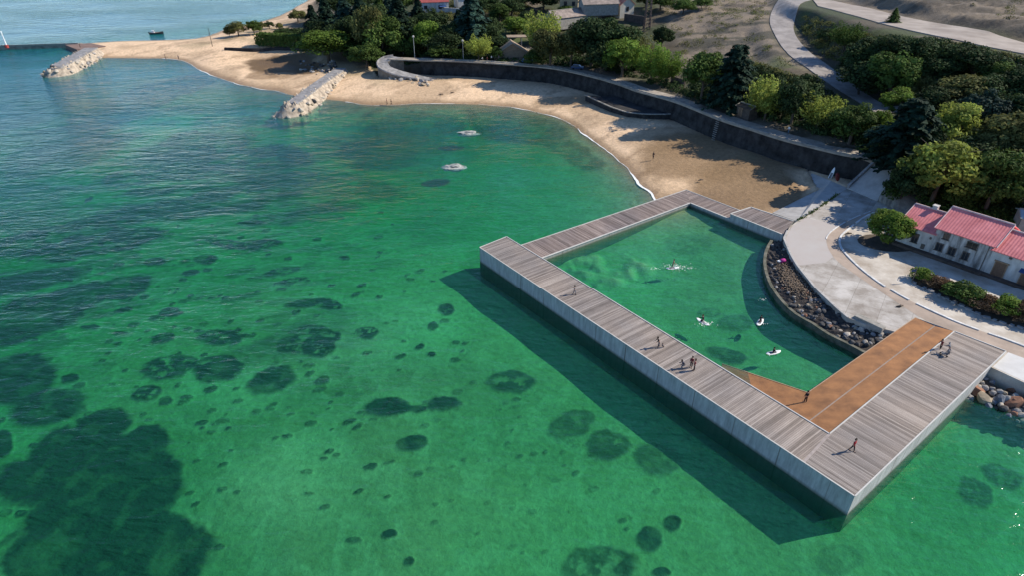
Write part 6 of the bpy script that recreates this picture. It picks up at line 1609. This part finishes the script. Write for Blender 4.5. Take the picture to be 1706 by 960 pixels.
# board and red canoe against the wall
b = board(P(1384,293,2.2), R(35), 4.2, 'long white board leaning against the dark sea wall above the slipway', None); b.rotation_euler = (0, R(-62), R(38))
cn = P(1394,299,2.4); m = MB(); m.tube([(0,0,-.9),(0,0,-.6),(0,0,0),(0,0,.6),(0,0,.9)], [.08,.6,.75,.6,.08], 10); o = m.build('canoe', mat('faded_red', (.20,.035,.03), .6, .3, 2), loc=cn + Vector((0,0,.7)), smooth=True); o.scale = (.9, .45, 1.1); o.rotation_euler = (R(-20), 0, R(30)); tag(o, 'short faded red canoe propped against the dark sea wall beside the white board', 'canoe')
# pink bag on the rocks
m = MB(); m.tube([(-.7,0,0),(-.35,0,.15),(.3,.05,.15),(.7,0,0)], [.12,.38,.36,.1], 8); o = m.build('beach_bag', mat('magenta_cloth', (.42,.03,.22), .8, .2), loc=P(1304,435,1.7), smooth=True); o.rotation_euler.z = .3; tag(o, 'magenta beach bag lying on the rubble bank under the quay edge', 'bag')
m = MB(); m.box((-.75,.0,.18), (.5,.4,.2)); q = m.build('white_towel', CL['white'], o)
# things on the shore and promenade
GB = 'people at the shoreline of the far beach'
for i, (px, py, z, rz, pose, tc, bc, lb) in enumerate([(276,97.5,.35,30,'stand','black','black','tiny dark figure at the waterline of the left beach, left one'),(298,98.5,.35,90,'walk','grey','black','tiny dark figure at the waterline of the left beach, right one'),
    (645,173,.3,200,'stand','maroon','black','reddish figure at the waterline of the far beach, left one'),(652,174,.3,30,'walk','brown','black','brownish figure at the waterline of the far beach, right one'),
    (134,79,2.0,60,'stand','black','black','dark figure standing on the reddish landing stage'),(1088,264,1.2,60,'walk','black','black','dark walker on the sand above the waterline near the boardwalk')]):
    person(P(px, py, z), R(rz), pose, tc, bc, 'dark', lb, GB if i < 4 else None, 1.1)
p = G(672,92); person(p, R(200), 'stand', 'white', 'white', 'dark', 'person all in white on the promenade left of the first lamp post', None, 1.4)
p = P(1310,229,7.2); person(P(1313,222,7.1), R(200), 'walk', 'white', 'blue', 'dark', 'person in white shirt walking the path below the feathery tree', None, 1.25)
for i, (px, tc, po, lb) in enumerate([(804,'white','sit','leftmost sitter in white by the wall near the beach hut'),(812,'maroon','sit','sitter in dark red by the wall near the beach hut'),(819,'white','stand','person in white standing among the sitters by the beach hut'),(826,'black','sit','sitter in black by the wall near the beach hut'),(831,'grey','stand','rightmost person in grey of the group by the beach hut')]):
    p = P(px, 100.5, 6.95); p.z = max(6.9, H(p.x, p.y)); person(p, R(150 + i * 40), po, tc, 'black', 'dark', lb, 'group by the wall at the beach hut', 1.25)
# lamp posts
def lamp(px, py, pt, label, z=7.0):
    p = P(px, py, z); root = empty('street_lamp', p, 0, label, 'street lamp', 'lamp posts'); h = 1
    while PX((p.x, p.y, z + h))[1] > pt and h < 14: h += .1
    m = MB(); m.tube([(0,0,-.3),(0,0,1),(0,0,h-.4)], [.16,.12,.09], 7); m.build('post', mat('lamp_grey', (.34,.35,.34), .5, .15), root)
    m = MB(); m.tube([(0,0,h-.5),(0,0,h-.35),(0,0,h+.1),(0,0,h+.3)], [.1,.36,.42,.05], 8); m.build('lantern', M_trim, root)
lamp(691, 94, 60, 'first lamp post from the left, before the dark conifers on the promenade')
lamp(772, 99, 67, 'second lamp post, left of the feathery tree with white trunk')
# flag pole on the spit
p = P(354,77,2.0); fp = empty('flag_pole', p, 0, 'slim wooden mast standing on the sand of the spit', 'mast'); m = MB(); m.tube([(0,0,-.3),(0,0,7.5)], [.14,.09], 6); m.build('pole', M_bark, fp); m = MB(); m.box((.0,0,5.2), (1.4,.1,.1)); m.build('cross_bar', M_bark, fp)
# tall brown mast on the slope
p = G(1077,48); ms = empty('brown_mast', p, 0, 'tall brown lattice mast beside the dark wall on the slope', 'mast')
m = MB(); 
for x, y in ((-.9,-.9),(.9,-.9),(.9,.9),(-.9,.9)): m.tube([(x*1.3,y*1.3,-.5),(x*.8,y*.8,17)], [.22,.15], 5)
for i in range(12):
    z = i * 1.4; s = 1.15 - i * .03; m.tube([(-s,-s,z),(s,-s,z+1.4)], [.1,.1], 4); m.tube([(s,s,z),(-s,s,z+1.4)], [.1,.1], 4); m.tube([(s,-s,z),(s,s,z+1.4)], [.1,.1], 4); m.tube([(-s,s,z),(-s,-s,z+1.4)], [.1,.1], 4)
m.build('lattice', mat('rusty_steel', (.16,.11,.085), .8, .3, 2), ms)
# sign post
p = P(1519,470,2.42); sp = empty('sign_post', p, 0, 'thin dark sign post at the left end of the garden row', 'sign'); m = MB(); m.tube([(0,0,0),(0,0,2.7)], [.07,.06], 6); m.build('post', M_frame, sp); m = MB(); m.box((-.35,0,2.2), (.75,.06,.4)); m.build('plate', mat('sign_blue', (.05,.08,.14), .5, .1), sp)
# garden border stones
gl = resample(PL([(1519,470),(1535,478),(1560,490),(1585,502),(1610,514),(1640,528),(1680,541),(1760,560)], QZ), 1.0)
m = MB(); rs = random.Random(2)
m.tube([Vector((q.x, q.y - .6, QZ + .05)) for q in gl], [.12] * len(gl), 5)
for q in gl: m.box((q.x + rs.uniform(-.1,.1), q.y - .6 + rs.uniform(-.1,.1), QZ + .12), (rs.uniform(.5,.9), rs.uniform(.4,.6), rs.uniform(.25,.45)), rs.uniform(0, 3))
o = m.build('border_stones', M_b['grey']); tag(o, 'uneven row of grey stones edging the garden bushes on the yard', 'border')
gs = PL([(1517,462),(1540,460),(1600,484),(1660,500),(1760,530),(1760,560),(1690,545),(1640,530),(1600,512),(1560,492),(1530,478)], QZ); sheet('garden_soil', gs, mat('garden_soil', (.09,.07,.05), .95, .4, 1), QZ + .022)
bl = resample(PL([(1541,460),(1600,483),(1660,500),(1760,530)], QZ), 1.2); m = MB()
for i in range(len(bl)-1):
    d = bl[i+1]-bl[i]; c = (bl[i]+bl[i+1])/2; m.box((c.x,c.y,QZ+.14), (d.length,.3,.28), math.atan2(d.y,d.x))
o = m.build('garden_kerb', M_stone2); tag(o, kind='structure')
# dark soil ring at the round garden tree
ring = [P(1478,404,QZ) + Vector((math.cos(a/16*6.283)*5.2, math.sin(a/16*6.283)*3.6 , 0)) for a in range(16)]; sheet('tree_pit', ring, MATS['garden_soil'], QZ + .02)
# cars
def car(px, py, rz, m, label, van=False, z=None):
    p = P(px, py, z) if z else G(px, py); root = empty('parked_car', p + Vector((0,0,.05)), rz, label, 'van' if van else 'car', 'parked vehicles')
    prof = [(-2.15,.35),(-2.2,.8),(-1.9,1.0),(-1.45,1.45),(.45,1.48),(1.05,1.02),(2.0,.85),(2.15,.6),(2.1,.35)] if not van else [(-2.4,.4),(-2.45,1.9),(-2.3,2.15),(1.0,2.2),(1.6,1.35),(2.3,1.1),(2.4,.5),(2.35,.35)]
    n = len(prof); b = MB(); b.add([(x, -.85, z) for x, z in prof] + [(x, .85, z) for x, z in prof], [tuple(range(n)), tuple(range(2*n-1, n-1, -1))] + [(i, i+n, (i+1)%n+n, (i+1)%n) for i in range(n)])
    fixn(b.build('body', m, root, bevel=.06)); g = MB()
    zt = 1.22 if not van else 1.75
    for s in (-1, 1): g.box((-.45, .855*s, zt), (1.7, .03, .3))
    g.box((.80 if not van else 1.38, 0, 1.24 if not van else 1.8), (.5, 1.45, .03), M=Matrix.Rotation(R(38 if not van else 52), 3, 'Y')); g.build('windows', M_glass, root)
    for x in (-1.35, 1.4):
        for y in (-.8, .8): w = MB(); w.tube([(x,y-.1,.33),(x,y+.1,.33)], [.33,.33], 12); w.build('wheel', CL['black'], root)
car(879,103.5, R(5), mat('car_blue', (.05,.12,.22), .25, .05), 'blue parked car on the promenade right of the beach hut', z=7.05)
car(962,115, R(-15), mat('car_navy', (.03,.06,.14), .25, .05), 'dark blue parked car on the promenade under the dark trees', z=7.05)
car(593,96, R(15), mat('van_white', (.55,.58,.62), .3, .05), 'white parked van in shade between the bright round tree and the ramp', True)
# motor boat
bt = empty('motor_boat', P(261,56,0), R(12), 'small open motor boat with dark hull moored off the spit', 'boat')
m = MB(); sec = [(-4.2,1.25,.9),(-2,1.5,.95),(1,1.4,1.05),(3,.9,1.3),(4.4,.05,1.6)]; vs = []
for x, w, h in sec: vs += [(x,-w,h),(x,-w*.75,-.2),(x,0,-.45),(x,w*.75,-.2),(x,w,h)]
m.add(vs, [(i*5+k, (i+1)*5+k, (i+1)*5+k+1, i*5+k+1) for i in range(4) for k in range(4)] + [(0,1,2,3,4)]); fixn(m.build('hull', mat('boat_dark', (.035,.035,.04), .4, .1), bt))
m = MB(); m.add([(x,-w*.96,h-.15) for x,w,h in sec] + [(x,w*.96,h-.15) for x,w,h in sec], [(i,i+1,i+6,i+5) for i in range(4)]); m.build('deck', mat('boat_tan', (.38,.27,.2), .6, .2), bt)
m = MB(); m.box((-1.9,0,1.5), (1.5,1.3,1.5)); m.build('wheelhouse', MATS['white_paint'], bt, bevel=.1); m = MB(); m.box((-1.1,0,1.85), (.1,1.1,.5)); m.build('windscreen', M_glass, bt); m = MB(); m.box((-4.5,0,.9), (.5,.5,1.1)); m.build('outboard', CL['black'], bt); bt.scale = (.75,) * 3
# driftwood on quay and beach
for px, py, z, s, rz, lb in [(1413,389,QZ,1.6,.4,'dark bundle of rope lying on the tan lane at the bend'),(1500,512,QZ,1.4,.1,'grey log lying at the lane near the rust brown slope'),(735,157,1.0,1.8,.2,'dark driftwood piece on the sunlit far beach, left one'),(754,154,1.2,1.6,.5,'dark driftwood piece on the sunlit far beach, right one'),(1168,300,.9,1.6,.4,'dark driftwood on the wet sand near the boardwalk corner'),(1281,303,.3,1.6,.9,'dark stick on the brown wet sand below the slipway')]:
    p = P(px, py, z); m = MB(); r = random.Random(px); m.tube([(-s/2,0,.1),(-s*.1,r.uniform(-.2,.2),.18),(s*.4,r.uniform(-.3,.3),.1)], [.10,.18,.08], 6); m.tube([(0,0,.12),(s*.2,.4,.2)], [.09,.04], 5)
    o = m.build('driftwood', M_bark, loc=p, rz=rz); tag(o, lb, 'driftwood')
# dry weeds along quay joint
undergrowth_pts = PL([(1330,369),(1350,357),(1376,340),(1398,324)], QZ)
r = np.random.RandomState(3); l = resample(undergrowth_pts, .3); l = [q for q in l if r.rand() < .45]
C = np.repeat(np.array([tuple(q) for q in l]), 14, 0) + r.normal(size=(len(l)*14, 3)) * np.array([.22,.22,.10]) + np.array([-.25,.2,.1])
me = leaf_mesh('weeds', C, r.normal(size=C.shape), r.uniform(.12,.3,len(C)), r.uniform(.6,1.3,len(C))); me.materials.append(LM['mid']); o = bpy.data.objects.new('weeds', me); COL.objects.link(o); tag(o, kind='stuff')
